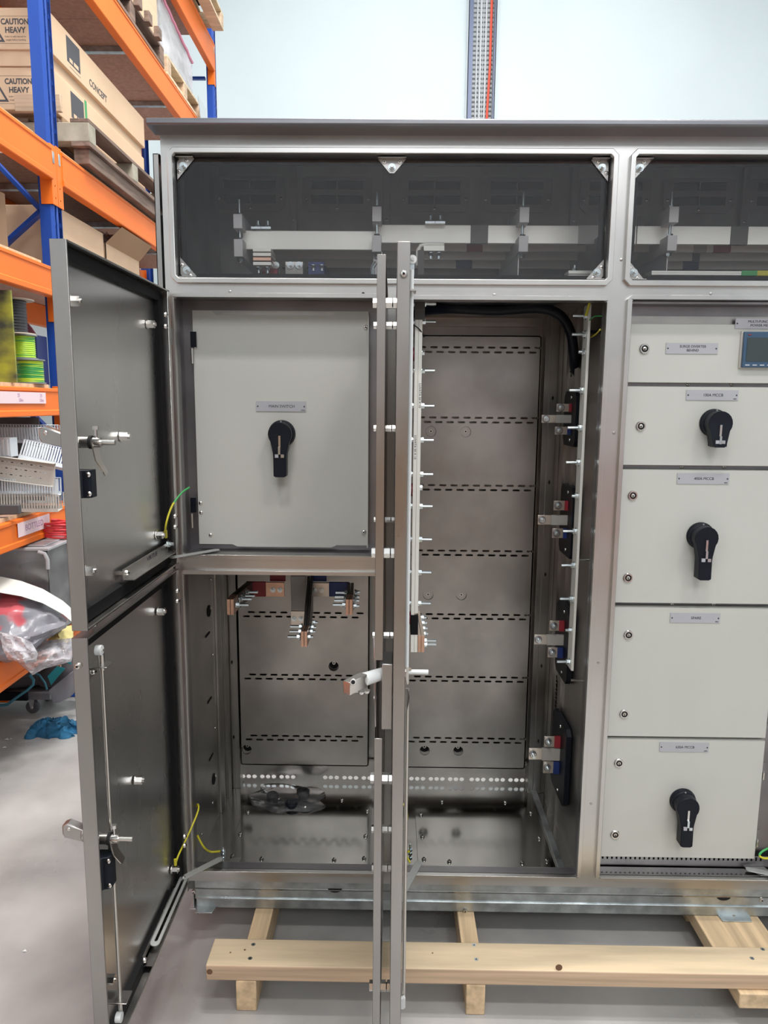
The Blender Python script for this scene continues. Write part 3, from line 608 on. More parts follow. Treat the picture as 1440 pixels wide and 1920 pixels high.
# ================================================================== OPEN RIGHT HAND BAY
def fingers(g):
    (pl, rd, wh, bl) = g; Xp = .565
    A = atX(pl[0], pl[2], Xp); B_ = atX(pl[1], pl[2], Xp); zt = atY((pl[0] + pl[1]) / 2, pl[2], (A.y + B_.y) / 2).z; zb = atY((pl[0] + pl[1]) / 2, pl[3], (A.y + B_.y) / 2).z
    m = MB(); y0, y1 = B_.y, A.y; c = .018
    m.prism([(y0 + c, zb), (y1 - c, zb), (y1, zb + c), (y1, zt - c), (y1 - c, zt), (y0 + c, zt), (y0, zt - c), (y0, zb + c)], 'black_plastic', YZ, .558, .576)
    q = part('finger_base', m, cab, 'black moulded busbar support', bevel=.002)
    for dz in (zt - .02, zb + .02): inst('screw', SCREW, q, (.558, (y0 + y1) / 2 - .015, dz), AX['-X'])
    Yf = (y0 + y1) / 2 - .02
    for (p, cm) in ((rd, 'red_sleeve'), (wh, 'grey_sleeve'), (bl, 'blue_sleeve')):
        a = atY(p[0], p[2], Yf); b = atY(p[1], p[3], Yf); k = .62 if cm != 'grey_sleeve' else .36
        xm = a.x + (b.x - a.x) * k if cm != 'grey_sleeve' else a.x + (b.x - a.x) * .42
        m = MB(); m.box(a.x, xm + .002, Yf, Yf + .005, b.z, a.z, 'tin_link'); m.box(xm, .560, Yf - .005, Yf + .007, b.z - .0005, a.z + .0005, cm); f = part('copper_link', m, q, bevel=.0006)
        inst('hex_bolt', BOLT_L, f, (a.x + .013, Yf, (a.z + b.z) / 2), AX['-Y'])
BOLT_L = hexbolt(.0088, .007, .014, .0052, .0125, 'zinc', 'stainless_dark')
for g in (((1063, 1086, 733, 836), (1044, 1080, 757, 772), (1016, 1077, 778, 793), (1041, 1077, 800, 815)),
          ((1056, 1080, 910, 1040), (1039, 1070, 939, 957), (1009, 1068, 966, 984), (1036, 1067, 991, 1009)),
          ((1049, 1073, 1133, 1268), (1031, 1058, 1164, 1183), (1002, 1057, 1190, 1209), (1028, 1055, 1214, 1233)),
          ((1040, 1068, 1347, 1487), (1021, 1050, 1381, 1401), (992, 1049, 1403, 1425), (1019, 1048, 1428, 1450))): fingers(g)
xb = atY(1103, 700, .10).x; zt = 1.872; zb = atY(1071, 1258, .10).z
m = MB(); m.box(xb - .0075, xb, .10, .15, zb, zt, 'tinned_bar'); eb = part('earth_bar', m, cab, 'vertical tinned earth bar with bolts', bevel=.0008)
for i, py in enumerate((592, 627, 660, 732, 802, 867, 930, 996, 1060, 1123, 1182, 1241)):
    z = atY(1085, py, .122).z; inst('hex_bolt', BOLT if i not in (2, 6, 10) else BOLT_S, eb, (xb - .0075, .122, z), AX['-X'])
for z in (1.80, 1.15, .78):
    m = MB(); m.cyl((xb, .122, z), (.576, .122, z), .004, 'black_plastic' if z > 1.5 else 'bright_steel', 8); part('standoff', m, eb)
xa = atY(777, 700, .10).x
m = MB(); m.box(xa, xa + .0098, .10, .15, atY(778, 1165, .1).z, 1.865, 'tinned_bar'); m.text('LUVATA 50 X 10', .0085, 'ink', Matrix.Translation((xa + .005, .0998, 1.475)) @ Matrix.Rotation(PI / 2, 4, 'X') @ Matrix.Rotation(-PI / 2, 4, 'Z'), sx=1.1); nb = part('neutral_bar', m, cab, 'pair of vertical tinned busbars seen edge on', bevel=.0006)
m = MB(); m.box(xa + .0105, xa + .0203, .10, .15, atY(785, 1150, .1).z, 1.865, 'tinned_bar'); m.text('LUVATA 50 X 10', .0085, 'ink', Matrix.Translation((xa + .016, .0998, 1.62)) @ Matrix.Rotation(PI / 2, 4, 'X') @ Matrix.Rotation(-PI / 2, 4, 'Z'), sx=1.1); nb2 = part('neutral_bar', m, cab, bevel=.0006)
for i, py in enumerate((570, 603, 661, 695, 761, 825, 889, 914, 949, 1011, 1073, 1131)):
    z = atY(790, py, .122).z; inst('hex_bolt', BOLT if i not in (2, 7) else HEAD, nb2, (xa + .0203, .122, z), AX['+X'])
    if i not in (2, 7): inst('hex_bolt', HEAD, nb, (xa, .122, z), AX['-X'])
for py in (664, 919, 1160):
    z = atY(765, py, .122).z; m = MB(); m.cyl((xa - .030, .13, z), (xa, .13, z), .0195, 'red_insulator', 16); part('red_insulator', m, nb, bevel=.001)
zt_, zb_ = atY(778, 1153, .1).z, atY(778, 1190, .1).z
m = MB(); m.box(xa - .001, xa + .021, .098, .152, zb_, zt_, 'black_rubber'); part('black_sleeve', m, nb, bevel=.001)
zb2_ = atY(778, 1223, .1).z; m = MB(); m.box(xa, xa + .0098, .10, .15, zb2_, zb_, 'tinned_bar'); m.box(xa + .0103, xa + .02, .10, .15, zb2_, zb_, 'tinned_bar'); part('bar_end', m, nb, bevel=.0005)
for k in (0, 1):
    x = xa + .021 + k * .0102; m = MB(); m.box(x, x + .0096, .10, .15, zb2_, zb_ - .003, 'copper_pink'); m.add([(x, .10, zb_ - .003), (x + .0096, .10, zb_ - .003), (x + .0096, .15, zb_ - .003), (x, .15, zb_ - .003), (x - .013, .105, zt_ + .01), (x - .006, .105, zt_ + .01), (x - .006, .15, zt_ + .01), (x - .013, .15, zt_ + .01)], [(0, 1, 2, 3), (4, 7, 6, 5), (0, 4, 5, 1), (1, 5, 6, 2), (2, 6, 7, 3), (3, 7, 4, 0)], 'tin_link'); part('flexible_link', m, nb, bevel=.0005)
for py in (1158, 1168, 1178, 1188, 1201, 1208): z = atY(800, py, .13).z; inst('hex_bolt', BOLT_S if py < 1195 else BOLT, nb, (xa + .03 + (py - 1158) * .0002, .13, z), AX['+X'])
def tube(pts, r, mt, nm, parent, n=10, sub=10, lab=None):
    P = [Vector(p) for p in pts]; out = []
    for i in range(len(P) - 1):
        p0, p1, p2, p3 = P[max(i - 1, 0)], P[i], P[i + 1], P[min(i + 2, len(P) - 1)]
        for k in range(sub):
            t = k / sub; out.append(.5 * ((2 * p1) + (p2 - p0) * t + (2 * p0 - 5 * p1 + 4 * p2 - p3) * t * t + (3 * p1 - p0 - 3 * p2 + p3) * t ** 3))
    out.append(P[-1]); m = MB()
    if isinstance(mt, tuple):
        h = int(len(out) * mt[2]); m.tube(out[:h + 1], r, mt[0], n); m.tube(out[h:], r, mt[1], n)
    else: m.tube(out, r, mt, n)
    return part(nm, m, parent, lab) if parent else m
Q = lambda px, py, Y: atY(px, py, Y)
tube([Q(782, 590, .20), Q(800, 582, .24), Q(850, 579, .30), Q(930, 582, .30), Q(1010, 578, .30), Q(1050, 592, .30), Q(1070, 625, .32), Q(1076, 665, .34), Q(1078, 690, .38), Q(1090, 708, .42)], .0155, 'black_plastic', 'sleeved_cable', cab, 14, 8, 'thick black sleeved cable bundle')
m = MB(); a = Q(778, 567, .09); m.box(a.x, a.x + .028, .09, .16, a.z - .045, a.z + .01, 'dark_sleeve'); part('cable_clamp', m, nb)
tube([Q(770, 608, .09), Q(780, 612, .09), Q(790, 622, .10), Q(795, 632, .12)], .0016, 'black_plastic', 'thin_wire', cab)
tube([Q(1106, 566, .09), Q(1102, 580, .10), Q(1098, 592, .11)], .0035, 'wire_yellow', 'earth_wire', cab)
tube([Q(1130, 593, .03), Q(1115, 593, .06), Q(1106, 600, .10)], .0016, 'wire_green', 'earth_wire', cab)
tube([Q(1125, 618, .03), Q(1118, 626, .08), Q(1108, 632, .13)], .0022, 'wire_yellow', 'earth_wire', cab)
# ================================================================== DOORS
def door(name, xo, xi, z0, z1, label, ya=-.624, yb=-.03):
    m = MB(); t = .002
    m.box(xo, xo + t, ya, yb, z0, z1, 'stainless_door')
    m.box(xo, xi, ya, ya + t, z0, z1, 'stainless'); m.box(xo, xi, yb - t, yb, z0, z1, 'stainless_door')
    m.box(xo, xi, ya, yb, z1 - t, z1, 'stainless'); m.box(xo, xi, ya, yb, z0, z0 + t, 'stainless')
    m.box(xi - t, xi, ya, ya + .004, z0, z1, 'stainless'); m.box(xi - t, xi, yb - .016, yb, z0, z1, 'stainless_brushed'); m.box(xi - t, xi, ya, yb, z1 - .004, z1, 'stainless'); m.box(xi - t, xi, ya, yb, z0, z0 + .005, 'stainless')
    d = part(name, m, cab, label, bevel=.0012)
    m = MB(); s = .018; w_ = .026; e = .006
    m.prism(rect(ya + e, yb - e - .010, z0 + e, z1 - e), 'black_rubber', YZ, xo + t, xo + t + .012, holes=[rect(ya + e + .012, yb - e - .010 - w_, z0 + e + w_, z1 - e - w_ + .002)])
    part('door_seal', m, d)
    return d
d1 = door('upper_door', -.614, -.583, 1.160, 1.882, 'upper left stainless door swung open')
d2 = door('lower_door', -.616, -.585, .205, 1.146, 'lower left stainless door swung open')
d3 = door('bay_door', .004, .0275, .205, 1.884, 'tall stainless door seen edge on', ya=-.606)
PX = lambda px, py, X=-.61: atX(px, py, X)
for d, lst in ((d1, ((138, 565), (280, 608), (230, 818), (165, 1070), (297, 1003))), (d2, ((300, 1146), (258, 1462), (204, 1836), (326, 1630)))):
    for px, py in lst: inst('hex_bolt', STAND, d, PX(px - 4, py, -.611), AX['+X'])
for d, lst in ((d1, ((309, 590), (309, 612), (327, 968), (327, 988))), (d2, ((331, 1108), (331, 1127), (345, 1568), (345, 1585)))):
    for px, py in lst: inst('hinge_bolt', DOMED, d, PX(px, py, -.583), AX['+X'])
for d, py0, py1 in ((d1, 616, 645), (d1, 990, 1012), (d2, 1128, 1150)):
    m = MB(); p = PX(319 if py0 < 900 else 338, (py0 + py1) / 2, -.588); zz = p.z; m.cyl((-.592, -.016, zz - .022), (-.592, -.016, zz + .022), .0065, 'stainless_dark', 12); part('hinge_knuckle', m, d)
def gear(d, px, py, pxe, lever, lock):
    a = PX(px, py, -.612); y, z = a.y, a.z; xe = atY(pxe, py, y).x; m = MB()
    m.cyl((-.612, y, z), (-.600, y, z), .0125, 'bright_steel', 6); m.cyl((-.600, y, z), (-.584, y, z), .0115, 'rod_steel', 18); m.cyl((-.584, y, z), (-.578, y, z), .013, 'hole_black', 16); m.cyl((-.578, y, z), (-.562, y, z), .0098, 'bright_steel', 16)
    m.cyl((-.562, y, z), (xe, y, z), .0052, 'bright_steel', 14); m.cyl((-.571, y, z), (-.571, y, z + .026), .0028, 'bright_steel', 8); m.cyl((-.571, y, z + .024), (-.571, y, z + .031), .0058, 'bright_steel', 6)
    part('latch_spindle', m, d)
    L = lever; m = MB(); m.add([(-.578, y - .011, z), (-.578, y + .011, z), (-.571, y - .012, z - L * .55), (-.571, y + .012, z - L * .55), (-.558, y - .010, z - L + .006), (-.558, y + .012, z - L + .004), (-.560, y + .002, z - L - .003),
          (-.5755, y - .011, z), (-.5755, y + .011, z), (-.5685, y - .012, z - L * .55), (-.5685, y + .012, z - L * .55), (-.5555, y - .010, z - L + .006), (-.5555, y + .012, z - L + .004), (-.5575, y + .002, z - L - .003)],
          [(0, 1, 3, 2), (2, 3, 5, 6, 4), (7, 9, 10, 8), (9, 11, 13, 12, 10), (0, 2, 9, 7), (2, 4, 11, 9), (1, 8, 10, 3), (3, 10, 12, 5), (4, 6, 13, 11), (6, 5, 12, 13), (0, 7, 8, 1)], 'rod_steel'); part('latch_lever', m, d)
    A = PX(lock[0], lock[2], -.606); B_ = PX(lock[1], lock[3], -.59); zt = atY(lock[0], lock[2], A.y).z; zb = atY(lock[0], lock[3], A.y).z
    m = MB(); ya, yb2 = A.y - .004, A.y + .030
    m.prism([(-.612, ya), (-.594, ya - .002), (-.588, ya + .004), (-.578, ya + .006), (-.574, ya + .012), (-.574, yb2), (-.612, yb2)], 'black_plastic', lambda a_, b_, t: (a_, b_, t), zb, zt)
    lk = part('lock_case', m, d, 'black plastic lock case', bevel=.002)
    for zz in (zt - .008, zb + .008): inst('screw', SCREW, d, (-.578, ya + .0065, zz), AX['-Y'])
    return y, z
yg, zg = gear(d1, 141, 829, 216, .062, (136, 168, 882, 934))
yg2, zg2 = gear(d2, 178, 1572, 249, .055, (176, 205, 1609, 1668))
def swing(d, y, z, xo, sgn, px):
    m = MB(); xt = px
    m.cyl((xo, y, z), (xo - .02, y, z), .016, 'stainless', 16); m.prism([(xo - .012, z + .012), (xo - .014, z - .014), (xt + .004, z - .004), (xt, z + .004), (xt, z + .022), (xt + .012, z + .026)], 'stainless', XZ, y - .011, y + .011); m.cyl((xt + .014, y - .012, z + .014), (xt + .014, y + .012, z + .014), .0055, 'bright_steel', 12)
    return part('swing_handle', m, d, bevel=.003)
swing(d1, yg, zg + .004, -.614, 1, atY(77, 820, yg).x); swing(d2, yg2, zg2 + .012, -.616, 1, atY(119, 1530, yg2).x)
# locking rods of the lower door
def rodline(d, X, pts_up, pts_dn, brk, rollr, yr=None):
    pass
xr = -.592
a = PX(194, 1212, xr); b = PX(203, 1562, xr); yr = (a.y + b.y) / 2
m = MB(); m.cyl((xr, yr, a.z - .012), (xr, yr, b.z), .0042, 'rod_steel', 12); m.cyl((xr, yr, a.z - .012), (xr, yr, a.z - .045), .007, 'rod_steel', 12); part('locking_rod', m, d2)
m = MB(); m.cyl((xr - .006, yr - .010, a.z), (xr + .006, yr - .010, a.z), .0105, 'white_plastic', 20); m.cyl((xr + .006, yr - .010, a.z), (xr + .009, yr - .010, a.z), .003, 'bright_steel', 8); part('rod_roller', m, d2, 'white nylon roller')
zk = atY(185, 1247, yr).z; m = MB(); m.box(-.614, -.575, yr - .018, yr + .018, zk, zk + .002, 'stainless'); m.box(-.614, -.612, yr - .018, yr + .018, zk - .025, zk, 'stainless'); bk_ = part('rod_bracket', m, d2, bevel=.0006)
inst('screw', DOMED, bk_, (-.612, yr, zk - .014), AX['+X'])
c = PX(216, 1580, xr); e = PX(219, 1872, xr); yr2 = c.y; xr2 = -.580
yr2 = PX(217, 1720, xr2).y
zc_, ze_ = atY(216, 1580, yr2).z, atY(219, 1900, yr2).z
m = MB(); m.cyl((xr2, yr2, zc_), (xr2, yr2, ze_), .0042, 'rod_steel', 12); m.cyl((xr2, yr2, zc_ + .010), (xr2, yr2, zc_ - .014), .008, 'rod_steel', 12); part('locking_rod', m, d2)
m = MB(); m.cyl((xr2 - .006, yr2 - .010, ze_), (xr2 + .006, yr2 - .010, ze_), .0105, 'white_plastic', 20); part('rod_roller', m, d2, 'white nylon roller')
zk = atY(215, 1872, yr2).z; m = MB(); m.box(-.614, -.560, yr2 - .016, yr2 + .020, zk, zk + .002, 'stainless'); part('rod_bracket', m, d2, bevel=.0006)
inst('screw', DOMED, d2, atY(147, 1248, -.6245), AX['-Y']); inst('screw', DOMED, d2, PX(176, 1173, -.60), AX['+Z'])
# middle door: rod, rollers, latch, shield with standoffs
xm_ = .036; ym = -.56
zt = atY(772, 487, ym).z; zl = atY(765, 1250, ym).z; z_b = atY(757, 1895, ym).z
X3 = lambda px, py, Y=ym: atY(px, py, Y).x
xm_ = X3(771, 600)
m = MB(); m.cyl((xm_, ym, zt - .018), (xm_, ym, zl), .0040, 'white_plastic', 12); m.box(xm_ - .0045, xm_ + .0045, ym - .002, ym + .002, zt - .030, zt - .004, 'zinc'); part('locking_rod', m, d3)
m = MB(); m.cyl((xm_ + .001, ym - .006, zt), (xm_ + .001, ym + .004, zt), .0078, 'white_plastic', 20); m.cyl((xm_ + .001, ym - .008, zt), (xm_ + .001, ym - .006, zt), .003, 'bright_steel', 8); part('rod_roller', m, d3, 'white nylon roller')
zk = atY(770, 548, ym).z; m = MB(); m.box(.006, X3(780, 548), ym - .02, ym + .02, zk, zk + .003, 'rod_steel'); part('rod_bracket', m, d3)
m = MB(); m.cyl((xm_ - .002, ym, zl), (xm_ - .002, ym, zl - .035), .0078, 'rod_steel', 12); m.cyl((xm_ + .006, ym - .004, zl - .004), (xm_ + .006, ym + .004, zl - .004), .004, 'bright_steel', 8)
zs = atY(780, 1260, ym).z; m.cyl((.01, ym, zs), (X3(803, 1260), ym, zs), .0050, 'white_plastic', 14); m.cyl((.008, ym, zs), (.03, ym, zs), .012, 'rod_steel', 14); part('latch_spindle', m, d3)
m = MB(); zz = atY(762, 1268, ym).z; m.add([(.030, ym - .012, zz), (.030, ym + .012, zz), (.038, ym - .012, zz - .04), (.038, ym + .012, zz - .04), (.034, ym - .008, zz - .07), (.034, ym + .008, zz - .07)], [(0, 1, 3, 2), (2, 3, 5, 4)], 'bright_steel'); part('latch_lever', m, d3)
m = MB(); m.cyl((X3(764, 1300), ym + .01, zz - .03), (X3(764, 1300), ym + .01, z_b), .0042, 'rod_steel', 12); part('locking_rod', m, d3)
zk = atY(755, 1882, ym).z; x4 = X3(760, 1880); m = MB(); m.prism([(.006, zk + .004), (x4 - .006, zk + .016), (x4 - .003, zk + .018), (x4, zk + .012), (x4, zk - .006), (x4 - .004, zk - .010), (.006, zk - .010)], 'white_plastic', XZ, ym - .004, ym + .004); part('rod_guide', m, d3)
inst('screw', DOMED, d3, atY(757, 514, -.6065), AX['-Y'])
# rain shields on standoffs outside each open door
def shield(d, xo, ya, yb, z0, z1, cut=None):
    x1 = xo - .0195; x0 = x1 - .0165
    m = MB(); hol = [cut] if cut else []
    m.prism(rect(ya, yb, z0, z1), 'stainless', YZ, x0, x0 + .0015, holes=hol)
    for (a0, a1) in (((z0, cut[0][1]), (cut[2][1], z1)) if cut else ((z0, z1),)): m.box(x0, x1, ya, ya + .0015, a0, a1, 'stainless')
    m.box(x0, x1, yb - .0015, yb, z0, z1, 'stainless'); m.box(x0, x1, ya, yb, z1 - .0015, z1, 'stainless'); m.box(x0, x1, ya, yb, z0, z0 + .0015, 'stainless')
    return part('rain_shield', m, d, bevel=.001), x0, x1
s1, _, _ = shield(d1, -.614, -.50, -.07, 1.18, 1.86); s2, _, _ = shield(d2, -.616, -.50, -.07, .23, 1.12)
ysh = -.575
zc0, zc1 = atY(715, 1238, ysh).z, atY(715, 1385, ysh).z
s3, xs0, xs1 = shield(d3, .003, ysh, -.06, .155, 1.868, cut=rect(ysh + .004, ysh + .10, zc1, zc0))
for py, r_, L in ((569, .0105, 1), (611, .008, 0), (803, .0075, 2), (974, .0065, 2), (1036, .011, 1), (1190, .008, 2), (1308, .006, 2), (1459, .0115, 1), (1554, .009, 1), (1626, .0095, 1), (1848, .0115, 1)):
    yy = {569: -.56, 611: -.50, 803: -.45, 974: -.40, 1036: -.56, 1190: -.45, 1308: -.3, 1459: -.56, 1554: -.45, 1626: -.40, 1848: -.56}[py]
    z = atY(715, py, yy).z; m = MB(); m.cyl((xs1, yy, z), (xs1 + .012, yy, z), r_, 'bright_steel', 6); m.cyl((xs1 + .012, yy, z), (xs1 + .014, yy, z), r_ * .6, 'hole_black', 10); m.cyl((xs1 + .014, yy, z), (.004, yy, z), r_, 'bright_steel', 6); part('standoff', m, s3)
    m = MB(); m.cyl((xs0 - .0075, yy, z), (xs0, yy, z), r_ * .95, 'bright_steel', 6); part('bolt_head', m, s3)
# escutcheon and swing handle of the middle door
zt_, zb_ = atY(722, 1240, ysh).z, atY(722, 1362, ysh).z; yh = -.545
m = MB(); m.box(xs1 - .002, .003, yh - .045, yh + .03, zb_, zt_, 'stainless'); part('handle_plate', m, d3, bevel=.002)
hp = [atY(720, 1262, -.56), atY(682, 1274, -.60), atY(650, 1290, -.64)]
m = MB(); m.tube([hp[0], hp[1]], [.0125, .0135], 'white_plastic', 14); m.beam(hp[1], hp[2], .018, .026, 'bright_steel'); m.cyl(atY(662, 1279, -.655), atY(662, 1279, -.64), .0065, 'rod_steel', 16); m.cyl(atY(662, 1279, -.657), atY(662, 1279, -.655), .004, 'hole_black', 12); sw = part('swing_handle', m, d3, 'silver swing handle hanging open', bevel=.002)
for px, py in ((668, 1292), (678, 1296), (688, 1294)): inst('handle_bolt', DOMED, sw, atY(px, py, -.60), AX['-Z'])
m = MB(); m.tube([atY(702, 1195, -.50), atY(704, 1255, -.52), atY(703, 1300, -.52), atY(705, 1360, -.52), atY(705, 1383, -.52), atY(708, 1391, -.52), atY(714, 1397, -.52)], .0022, 'bright_steel', 6); part('latch_wire', m, d3)
# ------------------------------------------------------------------ door stays
def arm(parent, p, q, wd, th=.003, slotk=None, m_='stay_steel', up=(0, 0, 1)):
    p, q = Vector(p), Vector(q); a = (q - p); L = a.length; a.normalize(); u = Vector(up); s = a.cross(u).normalized(); u = s.cross(a)
    r = wd / 2; pl = []
    for i in range(7): g = -PI / 2 + PI * i / 6; pl.append((L + r * math.cos(g) * .9, r * math.sin(g)))
    for i in range(7): g = PI / 2 + PI * i / 6; pl.append((r * math.cos(g) * .9, r * math.sin(g)))
    m = MB(); hs = []
    if slotk: hs = [[(L * .03, -wd * .17), (L * .97, -wd * .17), (L * .985, 0), (L * .97, wd * .17), (L * .03, wd * .17), (L * .015, 0)]]
    m.prism(pl, m_, lambda x, y, t: tuple(p + a * x + s * y + u * t), 0, th, holes=hs); return part('stay_arm', m, parent, bevel=.0005)
# upper door
A = PX(232, 1068, -.598); B_ = PX(316, 1028, -.598)
m = MB(); zc_ = (A.z + B_.z) / 2; zc_ = PX(275, 1052, -.60).z
m.box(-.601, -.599, A.y, B_.y, zc_ - .008, zc_ + .014, 'stainless'); m.box(-.601, -.575, A.y, B_.y, zc_ - .010, zc_ - .008, 'stainless'); m.text('VIRTUE', .016, 'ink', TXp(-.5988, PX(285, 1046, -.60).y, zc_ + .0035), sx=1.5); m.box(-.614, -.599, A.y + .01, A.y + .02, zc_, zc_ + .006, 'stainless'); m.box(-.614, -.599, B_.y - .02, B_.y - .01, zc_, zc_ + .006, 'stainless'); st = part('stay_rail', m, d1, 'stainless stay rail stamped VIRTUE', bevel=.0008)
inst('bolt', DOMED, st, (-.599, A.y + .015, zc_ + .004), AX['+X']); inst('bolt', BOLT_S, d1, (-.60, B_.y - .002, zc_ + .010), AX['+X'])
zc1_ = 1.184
arm(d1, (-.588, B_.y, zc1_), (atY(405, 1036, .03).x, .035, zc1_), .020)
a = atZ(380, 1042, 1.182); m = MB(); m.prism([(-.55, .012), (-.452, .012), (-.438, .05), (-.50, .05)], 'stainless', XY, 1.1790, 1.1808); part('stay_plate', m, cab)
# lower door
A = PX(268, 1752, -.60); B_ = PX(328, 1655, -.60); zq = .225
m = MB(); m.box(-.604, -.602, A.y, B_.y, zq, zq + .024, 'stainless'); m.text('VIRTUE', .016, 'ink', TXp(-.6018, (A.y + B_.y) / 2 + .06, zq + .012), sx=1.5); m.box(-.604, -.58, A.y, B_.y, zq - .002, zq, 'stainless'); st = part('stay_rail', m, d2, 'stainless stay rail stamped VIRTUE', bevel=.0008)
inst('bolt', DOMED, st, (-.602, A.y + .004, zq + .012), AX['+X'])
pE = Vector((-.590, -.070, .243)); pS = Vector((-.590, -.320, .243))
arm(d2, pS, pE, .024, .003, True); inst('bolt', DOMED, d2, (pE.x, pE.y, .246))
arm(d2, pE + Vector((.003, 0, .004)), atZ(412, 1612, zq + .016), .020)
m = MB(); q0 = atZ(384, 1634, .222); m.prism([(-.545, .012), (-.458, .012), (-.452, .066), (-.475, .066)], 'stainless', XY, .2185, .2205); part('stay_plate', m, cab)
m = MB(); c = atZ(419, 1612, .222); m.cyl((c.x, c.y, .222), (c.x, c.y, .262), .0036, 'zinc', 8)
for z in (.226, .238, .248): m.cyl((c.x, c.y, z), (c.x, c.y, z + .006), .0072, 'zinc', 6)
part('earth_stud', m, cab)
m = MB(); c3 = atZ(769, 1605, .222); m.cyl((c3.x, c3.y, .210), (c3.x, c3.y, .262), .0036, 'zinc', 8)
for z in (.213, .228, .240): m.cyl((c3.x, c3.y, z), (c3.x, c3.y, z + .006), .0072, 'zinc', 6)
part('earth_stud', m, cab)
# stay of the tall door and of the bay at right
m = MB(); m.prism([(.035, .012), (.115, .012), (.115, .045), (.06, .045)], 'stainless', XY, .2185, .2205); part('stay_plate', m, cab)
arm(d3, (.034, -.10, .224), atZ(785, 1619, .226), .022)
a = atZ(1399, 1632, .228); m = MB(); m.prism([(a.x, .045), (a.x + .06, .045), (a.x + .075, .004), (a.x + .03, .004)], 'stainless', XY, .2285, .2305); part('stay_plate', m, cab)
arm(cab, atZ(1404, 1631, .233), (1.21, -.02, .232), .020)
# earth wires to the doors
e1 = PX(311, 1008, -.60)
tube([e1, PX(311, 985, -.585), atY(322, 950, -.10), atY(340, 925, -.06), atY(355, 914, -.03)], .0026, ('wire_yellow', 'wire_green', .55), 'earth_wire', d1, 10, 8, 'green and yellow earth wire')
m = MB(); m.cyl(e1, e1 + Vector((0, 0, .020)), .0042, 'wire_yellow', 10); part('wire_lug', m, d1)
e2 = atX(329, 1622, -.60)
tube([e2, atX(334, 1605, -.595), atY(346, 1580, -.06), atY(362, 1545, -.03), atY(372, 1518, .0), atY(371, 1508, .03), atY(368, 1512, .05)], .0026, 'wire_yellow', 'earth_wire', d2, 10, 8, 'green and yellow earth wire')
tube([atY(370, 1566, .04), atY(382, 1588, .04), atY(395, 1597, .06), atZ(413, 1596, .245)], .0030, 'wire_yellow', 'earth_wire', cab)
m = MB(); m.cyl(e2, e2 + Vector((0, 0, .018)), .0042, 'wire_yellow', 10); part('wire_lug', m, d2)
tube([atY(757, 1508, -.2), atY(762, 1520, -.15), atY(763, 1535, -.12), atY(758, 1555, -.12)], .0030, 'wire_yellow', 'earth_wire', d3)
tube([atZ(767, 1596, .25), atZ(761, 1600, .24), atZ(764, 1608, .225), atZ(769, 1618, .215)], .0030, 'wire_yellow', 'earth_wire', d3)
tube([atY(1446, 1588, .02), atY(1430, 1596, .02), atY(1424, 1604, .01), atY(1432, 1609, .01), atY(1446, 1609, .02)], .0030, ('wire_green', 'wire_yellow', .5), 'earth_wire', cab)
# side shield on the enclosure's left flank
m = MB(); m.box(-.632, -.630, .03, .60, .25, 2.235, 'stainless'); m.box(-.632, -.618, .03, .032, .25, 2.235, 'stainless'); m.box(-.632, -.618, .598, .60, .25, 2.235, 'stainless'); m.box(-.632, -.615, .03, .60, 2.233, 2.235, 'stainless'); q = part('side_shield', m, cab)
for z in (2.10, 1.2, .45): mm = MB(); mm.cyl((-.630, .08, z), (-.602, .08, z), .008, 'bright_steel', 6); part('standoff', mm, q)
# ================================================================== PLINTH
m = MB(); 
yP = .004
m.box(-.580, XR - .02, yP, yP + .003, .130, .1865, 'galvanised'); m.box(-.580, XR - .02, yP + .010, yP + .013, .089, .131, 'galvanised'); m.box(-.580, XR - .02, yP - .004, yP + .013, .129, .1315, 'galvanised'); m.box(-.580, XR - .02, yP + .01, yP + .06, .089, .092, 'galvanised')
m.box(-.600, -.580, yP + .0, .60, .089, .092, 'galvanised'); m.box(-.590, -.587, yP + .01, .60, .089, .149, 'galvanised'); m.box(-.580, XR - .02, .59, .6, .089, .150, 'galvanised'); m.box(XR - .023, XR - .02, yP, .6, .089, .185, 'galvanised')
pl_ = part('plinth', m, cab, 'galvanised steel plinth channel', bevel=.0015)
for px0, px1, py in ((366, 398, 1722), (1355, 1410, 1727)):
    a = atY(px0, py, -.012); b = atY(px1, py, -.012); m = MB(); m.prism([(a.x, -.012), (b.x, -.012), (b.x + .008, .02), (a.x - .004, .02)], 'galvanised', XY, .089, .0925); part('plinth_foot', m, pl_, bevel=.0008)
for px, py in ((364, 1671), (373, 1709), (872, 1706), (1375, 1718), (1427, 1686)): inst('hex_bolt', DOMED, pl_, atY(px, py, yP + (.010 if py > 1690 else 0)), AX['-Y'])
for px, py in ((628, 1666), (628, 1704), (1357, 1681)):
    p = atY(px, py, yP); m = MB()
    m.prism([(p.x + .021 * math.cos(PI + PI * i / 12), (p.z if py != 1704 else p.z - .006) + (.013 if py != 1704 else -.013) * (math.sin(PI + PI * i / 12))) for i in range(13)], 'hole_black', XZ, yP - .0006, yP + .0004); part('knockout_hole', m, pl_) if py != 1704 else None
